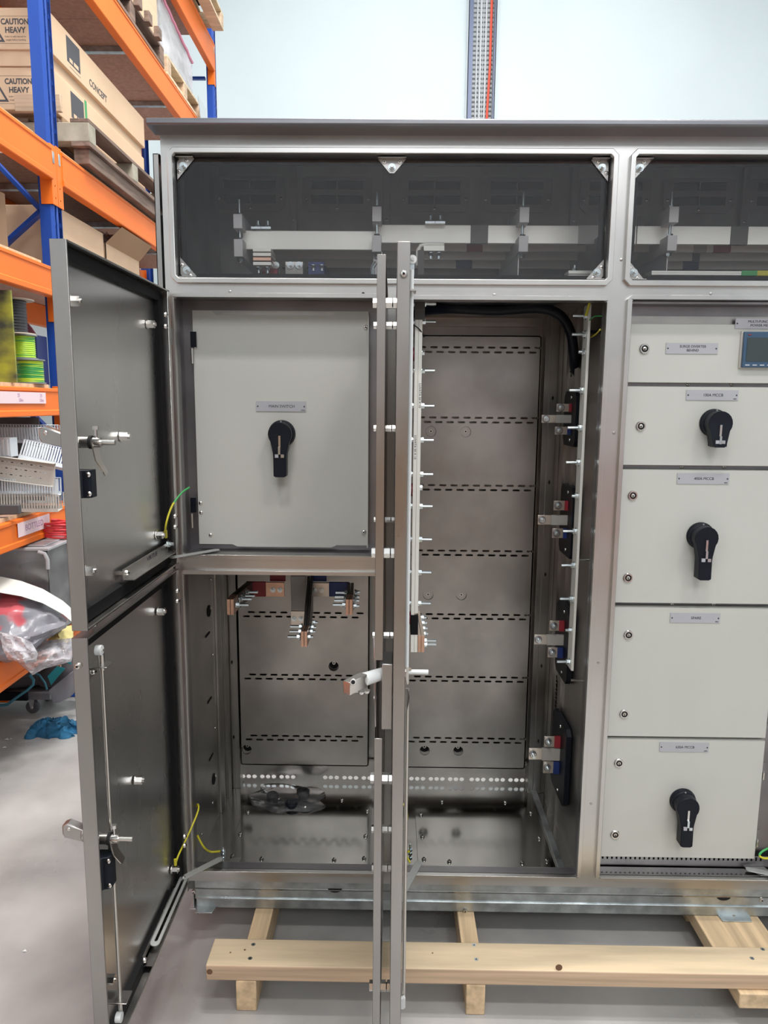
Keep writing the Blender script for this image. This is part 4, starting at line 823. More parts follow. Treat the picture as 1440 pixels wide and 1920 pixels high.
# ================================================================== SMALL THINGS IN THE ENCLOSURE
zb0 = ZF + .0032
c = atZ(540, 1497, zb0)
def crumple(name, cx, cy, z0, sx, sy, h, mt, label, cat, seed=1, n=26, rot=0, flat=.2, group=None, fold=9, fq=1.0, lat=0.0):
    rnd = random.Random(seed); ph = [(rnd.uniform(0, 6), rnd.uniform(0, 6), rnd.uniform(.6, 1.6), rnd.uniform(0, PI)) for _ in range(fold)]
    vs = []; fs = []; ca, sa = math.cos(rot), math.sin(rot)
    def hh(u, v):
        r = math.sqrt(min(1.0, u * u * .5 + v * v * .5) + (u * u * v * v) * .35); e = max(0, 1 - (max(abs(u), abs(v))) ** 3)
        t = 0
        for k, (a, b, f, d) in enumerate(ph): t += abs(math.sin((u * math.cos(d) + v * math.sin(d)) * (2.2 + k * .9) * f * fq + a)) / (1.5 + k * .35)
        return h * e * (flat + (1 - flat) * t / 2.4)
    for j in range(n + 1):
        for i in range(n + 1):
            u = -1 + 2 * i / n; v = -1 + 2 * j / n; wob = 1 + .09 * math.sin(5 * math.atan2(v, u) + ph[0][0]) + .05 * math.sin(9 * math.atan2(v, u) + ph[1][0])
            k = 1 / max(1e-6, math.sqrt(1 - .32 * min(u * u, v * v) * 1.0)); x = u * sx * wob / k; y = v * sy * wob / k
            x += lat * math.sin(v * 7 + ph[2][0] + 3 * math.sin(u * 4)); y += lat * math.sin(u * 8 + ph[3][0] + 2 * math.sin(v * 5)); vs.append((cx + x * ca - y * sa, cy + x * sa + y * ca, z0 + hh(u, v)))
    N = n + 1; b = len(vs); vs += [(x, y, z0 + (z - z0) * .12) for x, y, z in vs]
    for j in range(n):
        for i in range(n):
            q = j * N + i; fs.append((q, q + 1, q + N + 1, q + N)); fs.append((b + q, b + q + N, b + q + N + 1, b + q + 1))
    for i in range(n):
        for q, r in ((i, i + 1), ((n) * N + i + 1, (n) * N + i), ((i + 1) * N, i * N), (i * N + n, (i + 1) * N + n)): fs.append((q, b + q, b + r, r))
    m = MB(); m.add(vs, fs, mt)
    return m if label is None else solo(name, m, label, cat, group)
crumple('zip_bag', c.x, c.y, zb0, .135, .085, .034, 'zip_bag', 'clear zip bag of black knobs lying on the enclosure floor', 'plastic bag', 5, 22, -.15)
for i, (px, py, r, L) in enumerate(((511, 1497, .022, .028), (548, 1512, .027, .040), (570, 1490, .021, .030))):
    p = atZ(px, py, zb0); m = MB(); m.revolve([(r * .9, 0), (r, .004), (r, .016), (r * .8, .020), (r * .55, .020), (r * .5, .012)], p, 'black_plastic', 'Z', 20); m.beam(p + Vector((0, 0, .008)), p + Vector((L * math.cos(i * 1.7 - .9), L * math.sin(i * 1.7 - .9), .008)), .018, .014, 'black_plastic')
    solo('spare_knob', m, ['small round black knob at the left end of the zip bag', 'largest black knob in the middle of the zip bag', 'black knob at the right end of the zip bag'][i], 'knob', 'spare knobs in the zip bag', .002)
# ================================================================== TIMBER SKID
sk = thing('timber_skid', 'pale timber skid of one long plank on bearers under the switchboard', 'skid', (.3, 0, 0))
m = MB(); n = 40; x0, x1 = -.480, 2.0
m.box(x0, x1, -.262, -.165, .0895, .134, 'timber'); m.m[2] = m.mi('timber_side'); pk = part('long_plank', m, sk, bevel=.003)
for (px0, px1) in ((-.402, -.342), (.206, .262)):
    m = MB(); m.box(px0 + .0, px1 - .006, -.262, .62, 0, .0885, 'timber_y'); part('bearer', m, sk, bevel=.003)
m = MB(); m.box(.915, 1.105, -.275, .62, .045, .0885, 'timber_y'); m.box(.93, 1.0, .1, .6, 0, .045, 'timber_y'); part('wide_bearer', m, sk, bevel=.003)
for px, py in ((475, 1771), (469, 1797), (889, 1772), (893, 1799), (1410, 1797), (1430, 1780)):
    p = atZ(px, py, .1340); m = MB(); m.cyl((p.x, p.y, .1335), (p.x, p.y, .1346), .0058, 'zinc', 14); m.cyl((p.x, p.y, .1346), (p.x, p.y, .1349), .0020, 'hole_black', 6); part('screw', m, pk)
for px, py, r in ((459, 1781, .003), (432, 1786, .0025), (811, 1787, .0022), (1048, 1814, .009), (393, 1822, .008)):
    p = atZ(px, py, .1340) if py < 1812 else atY(px, py, -.262); m = MB(); m.cyl((p.x, p.y, p.z - .0005) if py < 1812 else (p.x, -.2615, p.z), (p.x, p.y, p.z + .0004) if py < 1812 else (p.x, -.2625, p.z), r, 'knot', 12); part('knot', m, pk)
# ================================================================== PALLET RACK
XF, XB = -1.704, -2.46
rack = thing('pallet_rack', 'tall pallet rack with blue uprights and orange beams left of the switchboard', 'rack', (-2.08, 1.8, 0))
def upright(x0, x1, y0, y1, z1, holes=True):
    m = MB(); hs = []
    sgn = 1 if x1 == XF else -1
    if holes:
        for i in range(int(z1 / .075)):
            z = .08 + i * .075
            for yy in (y0 + .030, y1 - .030): hs.append([(yy - .008, z - .012), (yy + .008, z - .012), (yy + .005, z + .012), (yy - .005, z + .012)])
    xf = x1 if sgn > 0 else x0
    m.prism(rect(y0 + .012, y1 - .012, 0, z1), 'blue_paint', YZ, xf - sgn * .003, xf, holes=hs)
    m.box(x0, x1 - .012, y0, y0 + .003, 0, z1, 'blue_paint'); m.box(x0, x1 - .012, y1 - .003, y1, 0, z1, 'blue_paint')
    for ya, yb2 in ((y0, y0 + .012), (y1, y1 - .012)):
        m.add([(x1 - .012, ya, 0), (x1, yb2, 0), (x1, yb2, z1), (x1 - .012, ya, z1), (x1 - .015, ya, 0), (x1 - .003, yb2, 0), (x1 - .003, yb2, z1), (x1 - .015, ya, z1)], [(0, 1, 2, 3), (4, 7, 6, 5), (0, 4, 5, 1), (3, 2, 6, 7)], 'blue_paint')
    m.prism(rect((y0 + y1) / 2 - .010, (y0 + y1) / 2 + .010, 0, z1), 'blue_paint', YZ, xf - sgn * .012, xf - sgn * .0035)
    m.box(x0 - .02, x1 + .0, y0 - .03, y1 + .01, 0, .006, 'blue_paint')
    return part('upright', m, rack, bevel=.002)
Yn0, Yn1, Yf0, Yf1 = 1.795, 1.905, 5.26, 5.37
for y0, y1 in ((Yn0, Yn1), (Yf0, Yf1), (-1.72, -1.61)):
    upright(XF - .068, XF, y0, y1, 5.6); upright(XB, XB + .09, y0, y1, 5.6)
def bm_(y0, y1, z0, z1, x1, both=True, name='beam'):
    """box beam with a ledge step and an end connector at each upright"""
    sg = 1 if x1 == XF else -1
    m = MB(); pr = [(x1 + sg * .012, z0), (x1 - sg * .038, z0), (x1 - sg * .038, z1), (x1 - sg * .012, z1), (x1 - sg * .012, z1 - .028), (x1 + sg * .010, z1 - .034), (x1 + sg * .012, z1 - .045)]
    pr = [(x1 + sg * .014, z0 + .004), (x1 + sg * .010, z0), (x1 - sg * .034, z0), (x1 - sg * .038, z0 + .004), (x1 - sg * .038, z1 - .004), (x1 - sg * .034, z1), (x1 + sg * .010, z1), (x1 + sg * .014, z1 - .004), (x1 + sg * .014, z1 - .016), (x1 + sg * .009, z1 - .020), (x1 + sg * .009, z0 + .030), (x1 + sg * .014, z0 + .025)]
    m.prism(pr, 'orange', lambda a, b, t: (a, t, b), y0 + .003, y1 - .003)
    b = part(name, m, rack)
    for (ye, d) in ((y0, -1), (y1, 1)):
        c = MB(); a0, a1 = sorted((ye + d * .053, ye - d * .002)); zc0 = z0 - (.115 if not (x1 == XB and d > 0) else .30); zc1 = z1 + .012
        c.prism(rect(a0, a1, zc0, zc1), 'orange', YZ, x1 + sg * .001, x1 + sg * .005, holes=[circ(ye + d * .028, z0 - .022, .005, 8), circ(ye + d * .028, z0 - .080, .005, 8)])
        e0 = a0 if d < 0 else a1; e1, e2 = sorted((ye - d * .001, ye - d * .005)); c.box(x1 - sg * .055, x1 + sg * .005, e1, e2, zc0, zc1, 'orange')
        c.box(x1 + sg * .005, x1 + sg * .0075, ye + d * .012, ye + d * .032, z1 - .075, z1 - .02, 'galvanised')
        part('beam_connector', c, b, bevel=.0012)
    return b
BZ = {5: (.343, .480), 4: (.938, 1.066), 3: (1.525, 1.660), 2: (2.110, 2.252), 1: (2.680, 2.838)}
for k, (z0, z1) in BZ.items():
    for xx in (XF, XB): bm_(-1.61, Yn0, z0, z1, xx)
FZ = {2: (2.110, 2.252), 1: (2.680, 2.845), 0: (3.800, 3.985), 9: (4.640, 4.880)}
for k, (z0, z1) in FZ.items():
    for xx in (XF, XB): bm_(Yn1, Yf0, z0, z1, xx)
def boards(y0, y1, z, n, x1=XF - .012, mt='chipboard', th=.018):
    L = (y1 - y0) / n
    for i in range(n):
        m = MB(); m.box(XB + .02, x1 - .002 * (i % 2), y0 + i * L + .002, y0 + (i + 1) * L - .002, z + .001, z + th, mt); m.box(x1 - .002 * (i % 2), x1 + .0015, y0 + i * L + .002, y0 + (i + 1) * L - .002, z + .001, z + th, 'board_edge'); part('shelf_board', m, rack)
for k in (5, 4, 3, 2, 1): boards(-1.5, 1.66, BZ[k][1], 3)
for k in (2, 1, 0, 9): boards(Yn1 + .02, Yf0 - .15, FZ[k][1], 3)
for k in (1, 0, 9):
    for yy in (2.45, 3.35, 4.25):
        m = MB(); m.box(XB + .03, XF - .03, yy - .02, yy + .02, FZ[k][1] - .035, FZ[k][1] - .001, 'galvanised'); part('cross_bar', m, rack)
def brace(p, q):
    m = MB(); m.beam(p, q, .022, .04, 'blue_paint', up=(0, 1, 0)); p, q = Vector(p), Vector(q); part('brace', m, rack, bevel=.002)
zj = atY(77, 392, 1.85).z; xj = XF - .09; zt_ = atY(0, 312, 1.85); zb_ = atY(0, 462, 1.85)
sl = (zt_.z - zj) / (zt_.x - xj); wv = XB + .08
brace((xj, 1.85, zj), (wv, 1.85, zj + (wv - xj) * sl)); sl2 = (zb_.z - zj) / (zb_.x - xj); zz2 = zj + (wv - xj) * sl2; brace((xj, 1.86, zj - .01), (wv, 1.86, zz2))
brace((wv, 1.85, zz2 - .04), (xj, 1.85, zz2 - .65)); brace((xj, 1.85, zz2 - .70), (wv, 1.85, .35)); brace((wv, 1.85, zj + (wv - xj) * sl + .05), (xj, 1.85, zj + 1.15))
for zz in (.3, 4.6): brace((xj, 5.31, zz), (wv, 5.31, zz + .0))
brace((xj, 5.31, 3.2), (wv, 5.31, 4.4))
# shelf labels on the beams
def tagx(px0, px1, z0, z1, lines, sz, name='shelf_label'):
    y0 = atX(px0, 745, XF).y; y1 = atX(px1, 745, XF).y; m = MB(); X0 = XF + .0145; m.box(X0, X0 + .0008, y0, y1, z0, z1, 'paper_pink')
    for (t, fy, fz) in lines: m.text(t, sz, 'pen_ink', TXp(X0 + .001, y0 + (y1 - y0) * fy, z0 + (z1 - z0) * fz))
    return part(name, m, rack)
tagx(-160, 80, 1.585, 1.637, [('25', .73, .70), ('50m', .75, .28), ('25', .95, .70), ('50m', .955, .28), ('1', .55, .5)], .022)
tagx(10, 73, .985, 1.050, [('BOTTLED', .5, .5)], .040)
# ------------------------------------------------------------------ long cartons on a pallet in the upper bay
def pallet(name, x0, x1, y0, y1, z0, label, mt='pallet_wood', mt2='pallet_grey', nb=5, runner=True):
    t = thing(name, label, 'pallet', ((x0 + x1) / 2, (y0 + y1) / 2, z0))
    W = .10
    for i in range(3):
        if runner:
            m = MB(); xx = x0 + (x1 - x0 - W) * i / 2; m.box(xx, xx + W, y0, y1, z0, z0 + .022, mt); part('bottom_board', m, t, bevel=.002)
    for i in range(3):
        yy = y0 + (y1 - y0 - .09) * i / 2
        m = MB(); m.box(x0, x1, yy, yy + .09, z0 + .0225, z0 + .118, mt2); part('bearer', m, t, bevel=.003)
    g = (x1 - x0 - W) / (nb - 1)
    for i in range(nb):
        m = MB(); m.box(x0 + g * i, x0 + g * i + W, y0, y1, z0 + .1185, z0 + .138, mt); part('deck_board', m, t, bevel=.002)
    return t
m = MB(); m.box(-1.74, -1.655, 2.16, 3.55, 2.866, 2.945, 'pallet_wood'); solo('packing_beam', m, 'rough dark timber beam between the rack shelf and the pallet of long cartons', 'timber', None, .004)
m = MB(); m.box(-2.35, -2.26, 2.16, 3.55, 2.866, 2.945, 'pallet_wood'); solo('packing_beam', m, 'rough timber beam under the rear edge of the pallet of long cartons', 'timber', None, .004)
pal = pallet('pallet', -2.38, -1.635, 2.12, 3.52, 2.9455, 'weathered wooden pallet under the long CONCEPT cartons')
zq = 2.9455 + .1385
def carton(z0, z1, zl, y0, y1, xa, label, dy=0, tape=False, name='long_carton'):
    t = thing(name, label, 'box', (-2.1, (y0 + y1) / 2, z0), 'long cartons on the upper pallet')
    m = MB(); m.box(-2.40, xa - .022, y0 + .012, y1 - .012, z0, zl + .02, 'cardboard'); part('base', m, t, bevel=.003)
    m = MB(); m.box(-2.41, xa, y0, y1, zl, z1, 'cardboard'); l = part('lid', m, t, bevel=.004)
    s = MB(); yl = y0 + .22; h = z1 - zl; s.box(xa, xa + .0006, yl, yl + .17, zl + h * .22, z1 - h * .12, 'print_dark'); s.box(xa + .0004, xa + .001, yl + .03, yl + .07, zl + h * .26, zl + h * .36, 'cardboard'); s.box(xa + .0004, xa + .001, yl + .085, yl + .145, zl + h * .26, zl + h * .36, 'cardboard'); s.box(xa, xa + .0006, yl + .03, yl + .17, zl + h * .12, zl + h * .14, 'print_grey')
    part('logo_print', s, t); s = MB(); s.text('CONCEPT', h * .27, 'print_dark', TXp(xa + .0008, yl + .42, zl + h * .28), sx=1.05, bold=.0008); part('printing', s, t)
    s = MB(); Yy = y0 - .0006; tx = atY(28, 50, y0).x; s.text('CAUTION', .038, 'print_dark', TF(tx, Yy, zl + h * .66), bold=.0012, sx=.84); s.text('HEAVY', .038, 'print_dark', TF(tx, Yy, zl + h * .46), bold=.0012, sx=.9); s.text('Refer to safe manual for', .0115, 'print_grey', TF(tx, Yy, zl + h * .31)); s.text('weight before handling', .0115, 'print_grey', TF(tx, Yy, zl + h * .23))
    cx, cz = tx - .118, zl + h * .36
    def TR(r): return [(cx + r * math.cos(PI / 2 + i * 2 * PI / 3), cz + r * math.sin(PI / 2 + i * 2 * PI / 3)) for i in range(3)]
    s.prism(TR(.072), 'print_dark', XZ, Yy - .0004, Yy, holes=[TR(.052)]); s.prism(rect(xa - .50, tx + .078, zl + h * .14, zl + h * .80), 'print_grey', XZ, Yy - .0002, Yy, holes=[rect(xa - .498, tx + .0765, zl + h * .15, zl + h * .79)]); part('warning_print', s, t)
    if tape: s = MB(); s.box(xa, xa + .0012, yl + .185, yl + .215, zl, z1, 'tape_green'); part('green_tape', s, t)
    return t
P0 = 2.06; zA = atY(97, 14, P0).z; zB1 = atY(97, 93, P0).z; zC = atY(97, 122, P0).z; zD = atY(97, 203, P0).z
carton(zC, zA, zB1, P0, 3.52, -1.80, 'upper long CONCEPT carton with CAUTION HEAVY print')
carton(max(zq + .03, zD - .03), zC - .001, zD, P0 + .02, 3.49, -1.80, 'lower long CONCEPT carton with a green strap', tape=True)
m = MB(); m.box(-2.4, -1.80, 2.18, 3.5, zq + .0005, max(zq + .03, zD - .03) - .0005, 'cardboard_dark'); solo('flat_carton', m, 'flat brown carton squeezed between pallet and lower CONCEPT carton', 'box')
m = MB(); m.box(-1.98, -1.74, 2.03, 2.055, zq - .0, zq + .085, 'timber_side'); solo('timber_block', m, 'short pale timber block in front of the lower CONCEPT carton', 'block', None, .003)
# top level goods
pb = pallet('pallet', -2.40, -1.70, 2.45, 3.72, 4.004, 'red brown pallet under plain cartons on the high shelf', 'pallet_wood', 'pallet_wood')
zc = 4.004 + .1385
for i, (y0, y1, z0, z1, lb) in enumerate(((2.47, 3.70, zc + .0005, zc + .22, 'lower plain carton on the high red brown pallet'), (2.47, 3.70, zc + .2205, zc + .455, 'upper plain carton on the high red brown pallet'))):
    m = MB(); m.box(-2.36, -1.735, y0, y1, z0, z1, 'cardboard'); m.box(-1.735, -1.7345, (y0 + y1) / 2 - .03, (y0 + y1) / 2 + .03, z0, z1, 'board_edge'); solo('plain_carton', m, lb, 'box', 'plain cartons on the high pallet', .004)
for i in range(6):
    m = MB(); m.box(-1.7, -1.665, 2.5 + i * .2, 2.57 + i * .2, zc - .02, zc + .05, 'pallet_wood'); o = part('side_cleat', m, pb, bevel=.002)
pw = pallet('pallet', -2.40, -1.70, 3.80, 4.75, 4.004, 'pale pallet under the film wrapped load at the rack end', 'timber', 'timber_side')
t = thing('wrapped_load', 'clear film wrapped load with pink edging on the high shelf', 'load', (-2.05, 4.3, zc))
m = MB(); m.box(-2.34, -1.755, 3.84, 4.70, zc + .001, zc + .03, 'white_sheet'); part('base_board', m, t)
def wedge(x0, x1, y0, y1, z0, h0, h1, mt): 
    m = MB(); m.add([(x0, y0, z0), (x1, y0, z0), (x1, y1, z0), (x0, y1, z0), (x0, y0, z0 + h0), (x1, y0, z0 + h0), (x1, y1, z0 + h1), (x0, y1, z0 + h1)], [(0, 3, 2, 1), (4, 5, 6, 7), (0, 1, 5, 4), (1, 2, 6, 5), (2, 3, 7, 6), (3, 0, 4, 7)], mt); return m
part('load_body', wedge(-2.34, -1.775, 3.86, 4.68, zc + .031, .42, .30, 'white_sheet'), t, bevel=.01)
part('wrap_film', wedge(-2.36, -1.76, 3.83, 4.72, zc + .0005, .465, .34, 'poly_bag'), t)
m = MB(); m.tube([(-1.758, 3.83 + i * .89 / 16, zc + .463 - .125 * i / 16 + random.uniform(-.008, .008)) for i in range(17)], .013, 'pink_wrap', 6); part('pink_edging', m, t)
m = MB(); m.add([(-1.66, 4.5, zc), (-1.655, 4.74, zc - .02), (-1.65, 4.80, zc - .30), (-1.655, 4.6, zc - .26), (-1.665, 4.5, zc), (-1.66, 4.74, zc - .02), (-1.655, 4.80, zc - .30), (-1.66, 4.6, zc - .26)], [(0, 1, 2, 3), (7, 6, 5, 4)], 'poly_bag'); part('film_tail', m, t)
pt = pallet('pallet', -2.40, -1.56, 4.0, 5.08, 4.90, 'pale wooden pallet overhanging the topmost beam', 'timber', 'timber_side')
m = MB(); m.revolve([(.20, 0), (.20, .012), (.10, .014), (.10, .2), (.20, .202), (.20, .214)], (-1.80, 4.75, 4.90 + .139), 'black_rubber', 'Z', 28); solo('cable_drum', m, 'black drum on the topmost pallet', 'drum')
# ------------------------------------------------------------------ second level, far bay: open carton, flat carton, plastic bag
zs = 2.252 + .0185
m = MB(); m.box(-2.30, -1.78, 1.98, 2.62, zs, zs + .34, 'cardboard'); solo('brown_carton', m, 'closed brown carton on the shelf just behind the near blue upright', 'box', None, .005)
m = MB(); a0, a1, b0, b1, h = -2.32, -1.80, 2.70, 3.30, .30
m.box(a0, a1, b0, b1, zs, zs + .004, 'cardboard'); 
for bx in ((a0, a0 + .005, b0, b1), (a1 - .005, a1, b0, b1), (a0, a1, b0, b0 + .005), (a0, a1, b1 - .005, b1)): m.box(*bx, zs + .004, zs + h, 'cardboard')
m.add([(a1, b0, zs + h), (a1, b1, zs + h), (a1 + .10, b1 - .02, zs + h + .10), (a1 + .10, b0 + .02, zs + h + .10), (a0, b1, zs + h), (a1, b1, zs + h), (a1 - .02, b1 + .08, zs + h + .20), (a0 + .02, b1 + .08, zs + h + .20)], [(0, 1, 2, 3), (4, 5, 6, 7)], 'cardboard_dark'); solo('open_carton', m, 'open brown carton with raised flaps holding a pinkish plastic bag', 'box')
crumple('plastic_bag', -2.05, 2.98, zs + .20, .22, .26, .26, 'poly_bag', 'pinkish white plastic bag bulging out of the open carton', 'plastic bag', 11, 20)
m = MB(); m.box(-2.3, -1.82, 3.45, 4.3, zs, zs + .12, 'white_sheet'); solo('white_tray', m, 'flat white tray behind the open carton', 'tray', None, .004)
# near bay, second level: large brown cartons behind the brace
m = MB(); m.box(-2.42, -1.86, .95, 1.64, zs, zs + .30, 'cardboard_dark'); m.box(-1.8599, -1.8590, 1.27, 1.33, zs, zs + .30, 'board_edge'); solo('brown_carton', m, 'large brown carton on the second shelf in front of the blue braces', 'box', None, .005)
# ------------------------------------------------------------------ reels on the third level
z3 = 1.660 + .0185
def reel(cx, cy, z, r, h, rf, wind, flange, label, dy=0, wires=True, grp='cable reels on the third shelf'):
    t = thing('cable_reel', label, 'reel', (cx, cy, z), grp)
    m = MB(); m.cyl((cx, cy, z), (cx, cy, z + .006), rf, flange, 28); part('flange', m, t, bevel=.001)
    m = MB(); m.cyl((cx, cy, z + h - .006), (cx, cy, z + h), rf, flange, 28); part('flange', m, t, bevel=.001)
    m = MB(); n = 11 if wires else 4
    pr = [(r * .9, .006)]
    for i in range(n):
        zz = .006 + (h - .012) * i / n; st = (h - .012) / n
        pr += [(r * .965, zz + st * .05), (r, zz + st * .3), (r, zz + st * .7), (r * .965, zz + st * .95)]
    m.revolve(pr, (cx, cy, z), wind, 'Z', 28); part('winding', m, t); return t
Yr = 1.56
xg = atY(61, 700, Yr).x
def zr(py): return atY(61, py, Yr).z
reel(xg - .01, Yr, z3, .060, .115, .068, 'reel_green', 'rim_grey', 'bottom green and yellow cable reel under the lime one')
reel(xg - .035, Yr, z3 + .1155, .052, .115, .062, 'reel_lime', 'rim_grey', 'lime and green striped cable reel in the middle of the stack')
reel(xg - .075, Yr, z3 + .231, .060, .165, .095, 'reel_black', 'reel_rim', 'black cable reel with pale flange on top of the stack')
reel(xg - .0, 1.74, z3, .035, .20, .045, 'rim_grey', 'reel_rim', 'small grey reel behind the green ones', grp=None) if False else None
m = MB(); m.box(-2.10, -1.765, 1.665, 1.775, z3, z3 + .24, 'navy_box'); yy = 1.6645
for i, (tx, sz) in enumerate((('ACTR', .026), ('AU', .012))): m.text(tx, sz, 'white_plastic', TF(-1.82 + i * .01, yy, z3 + .145 - i * .028))
for i in range(3): m.box(-1.835, -1.775, yy - .0004, yy, z3 + .085 - i * .022, z3 + .088 - i * .022, 'white_plastic')
solo('navy_carton', m, 'navy blue carton with white lettering behind the green reels', 'box', None, .003)
mm = crumple('red_cloth', -1.96, 1.70, z3 + .2405, .16, .055, .12, 'maroon', 'maroon cloth bundle on the navy carton', 'cloth', 4, 16)
m = MB(); xm = atY(22, 600, 1.30).x; m.box(xm - .50, xm, 1.305, 1.317, z3, z3 + .40, 'mouldy', None); 
solo('painted_panel', m, 'upright panel with black and yellow mottled print beside the reels', 'panel')
m = MB(); m.tube([atY(28 + i * 6, 578 - 6 * math.sin(i * .6), 1.47) for i in range(12)], .0025, 'black_rubber', 6); m.tube([atY(64 + 4 * math.sin(i * .7), 592 + i * 4.5, 1.47) for i in range(9)], .0028, 'black_rubber', 6); solo('loose_wire', m, 'loose black wire end draped over the top reel', 'wire') if False else None
# ------------------------------------------------------------------ slotted trunking on the fourth level
z4 = 1.066 + .0185
def trunk(px0, py0, Y0, px1, py1, Y1, w, h, label, mt='trunking', pitch=.0125, open_up=True, name='cable_trunking', roll=0.0, grp='slotted trunking lengths'):
    p, q = atY(px0, py0, Y0), atY(px1, py1, Y1); a = (q - p); L = a.length; a.normalize(); u = Vector((0, 0, 1)); s = a.cross(u).normalized(); u = s.cross(a)
    if roll: Rm = Matrix.Rotation(roll, 3, a); s = Rm @ s; u = Rm @ u
    t = thing(name, label, 'trunking', p, grp)
    m = MB(); m.obox(p + a * L / 2 + u * .001, a * L / 2, s * w / 2, u * .001, mt); part('base', m, t)
    m = MB(); n = int(L / pitch)
    for sd in (-1, 1):
        m.obox(p + a * L / 2 + s * sd * w / 2 + u * h * .10, a * L / 2, s * .0008, u * h * .10, mt)
        for i in range(n + 1): m.obox(p + a * (pitch * (i + .5)) + s * sd * w / 2 + u * h * .58, a * pitch * .30, s * .0008, u * h * .40, mt)
        m.obox(p + a * L / 2 + s * sd * (w / 2 - .003) + u * h, a * L / 2, s * .004, u * .0008, mt)
    part('slotted_side', m, t, None, 'stuff'); return t
trunk(-60, 957, 1.27, 113, 957, 1.36, .10, .082, 'bottom length of slotted trunking, dull grey, on the lowest trunking shelf', 'trunking_beige', .0115)
trunk(-60, 929, 1.27, 112, 929, 1.36, .08, .080, 'grey slotted trunking lying on the bottom length', 'trunking', .0115)
trunk(36, 862, 1.40, 118, 880, 1.44, .06, .095, 'white slotted trunking tilted down to the right above the perforated tray', 'trunking', .0118, roll=-.35)
trunk(-80, 826, 1.50, 108, 828, 1.56, .08, .075, 'topmost slotted trunking at the back of the pile', 'trunking', .0128, roll=.15)
# perforated tray
p, q = atY(-60, 868, 1.26), atY(103, 889, 1.30); a = (q - p); L = a.length; a.normalize(); u = (Vector((0, 0, 1)) - a * a.z).normalized(); s = a.cross(u)
t = thing('perforated_tray', 'beige perforated tray lying on edge in the trunking pile', 'tray', p)
hs = []; 
for r_, off in ((.022, 0), (.050, .02), (.078, .0)):
    for i in range(int(L / .042)): hs.append(slot(.02 + off + i * .042, r_ - .05 + .0, .013, .0045, 2)); hs.append(circ(.041 + off + i * .042, r_ - .05, .002, 5)) if .041 + off + i * .042 < L - .01 else None
hs = [h for h in hs if max(b[0] for b in h) < L - .004 and min(b[0] for b in h) > .004]
m = MB(); m.prism(rect(0, L, -.056, .050), 'trunking_beige', lambda x, y, tt: tuple(p + a * x + u * y + s * tt), 0, .0015, holes=hs)
m.obox(p + a * L / 2 + u * .0495 + s * .015 * 1, a * L / 2, s * .015, u * .0008, 'trunking_beige'); m.obox(p + a * L / 2 - u * .0555 + s * .015, a * L / 2, s * .015, u * .0008, 'trunking_beige'); part('tray_web', m, t)
m = MB(); pA = atY(-30, 955, 1.17); pB = atY(38, 955, 1.19); m.beam(pA, pB, .03, .04, 'trunking_dark'); solo('dark_offcut', m, 'dark offcut bar in front of the bottom trunking', 'offcut', None, .002)
m = MB(); pA = atY(0, 838, 1.30); m.box(pA.x - .05, pA.x + .05, 1.295, 1.36, pA.z - .045, pA.z + .042, 'trunking'); 
for i in range(5): m.box(pA.x - .04 + i * .018, pA.x - .03 + i * .018, 1.290, 1.295, pA.z - .04, pA.z + .036, 'cable_grey')
solo('trunking_bundle', m, 'bundle of nested trunking seen end on at the left edge', 'trunking', None, .002)
m = MB(); m.box(-2.4, atY(74, 800, 1.74).x, 1.735, 1.745, z4 + .001, z4 + .43, 'trunking_dark'); solo('dark_sheet', m, 'dark sheet standing at the back of the trunking shelf', 'sheet')
# ------------------------------------------------------------------ bottom level: bin, box, bags
z5 = .480 + .0185
t = thing('storage_bin', 'clear grey plastic storage bin with latch handle on the bottom shelf', 'bin', (-2.1, 1.45, z5))
Xa, Xb_, Ya, Yb2 = -2.44, atY(90, 1060, 1.30).x, 1.30, 1.62; zt = atY(60, 1032, 1.30).z
m = MB(); m.box(Xa, Xb_, Ya, Ya + .004, z5, zt, 'milky'); m.box(Xa, Xb_, Yb2 - .004, Yb2, z5, zt, 'bin_plastic'); m.box(Xb_ - .004, Xb_, Ya, Yb2, z5, zt, 'milky'); m.box(Xa, Xa + .004, Ya, Yb2, z5, zt, 'bin_plastic'); m.box(Xa, Xb_, Ya, Yb2, z5, z5 + .005, 'bin_plastic'); part('tub', m, t)
m = MB(); m.box(Xa - .008, Xb_ + .012, Ya - .012, Yb2 + .012, zt, zt + .014, 'bin_plastic'); m.box(Xa + .02, Xb_ - .02, Ya + .02, Yb2 - .02, zt + .014, zt + .020, 'bin_plastic'); part('lid', m, t, bevel=.004)
m = MB(); m.tube([(Xb_ - .035, Ya - .010, zt - .005), (Xb_ - .005, Ya - .014, zt - .012), (Xb_ + .006, Ya - .014, zt - .04), (Xb_ + .004, Ya - .012, zt - .085)], .009, 'bin_plastic', 8); part('latch', m, t)
m = MB(); m.revolve([(.07, 0), (.07, .012), (.03, .014)], (Xb_ - .11, 1.40, zt - .10), 'black_rubber', 'Z', 24); m.cyl((Xb_ - .11, 1.40, z5 + .006), (Xb_ - .11, 1.40, zt - .10), .05, 'bin_inside', 20); solo('dark_roll', m, 'dark roll seen through the side of the clear bin', 'roll')
cc = (atY(105, 1010, 1.52).x, 1.52, zt + .022)
m = MB()
for i in range(9):
    r = .075 + .010 * math.sin(i * 2.1); zz = cc[2] + .008 + .0085 * i
    m.tube([(cc[0] + r * math.cos(g * .35 + i) * 1.0, cc[1] + .05 * math.sin(g * .35 + i), zz + .004 * math.sin(g * .7)) for g in range(19)], .006, 'red_cable', 6)
m2 = MB(); m2 = m; solo('cable_coil', m2, 'coil of red cable lying above the clear bin', 'cable')
xb0 = atY(99, 1060, 1.68).x; ztb = atY(108, 1042, 1.68).z
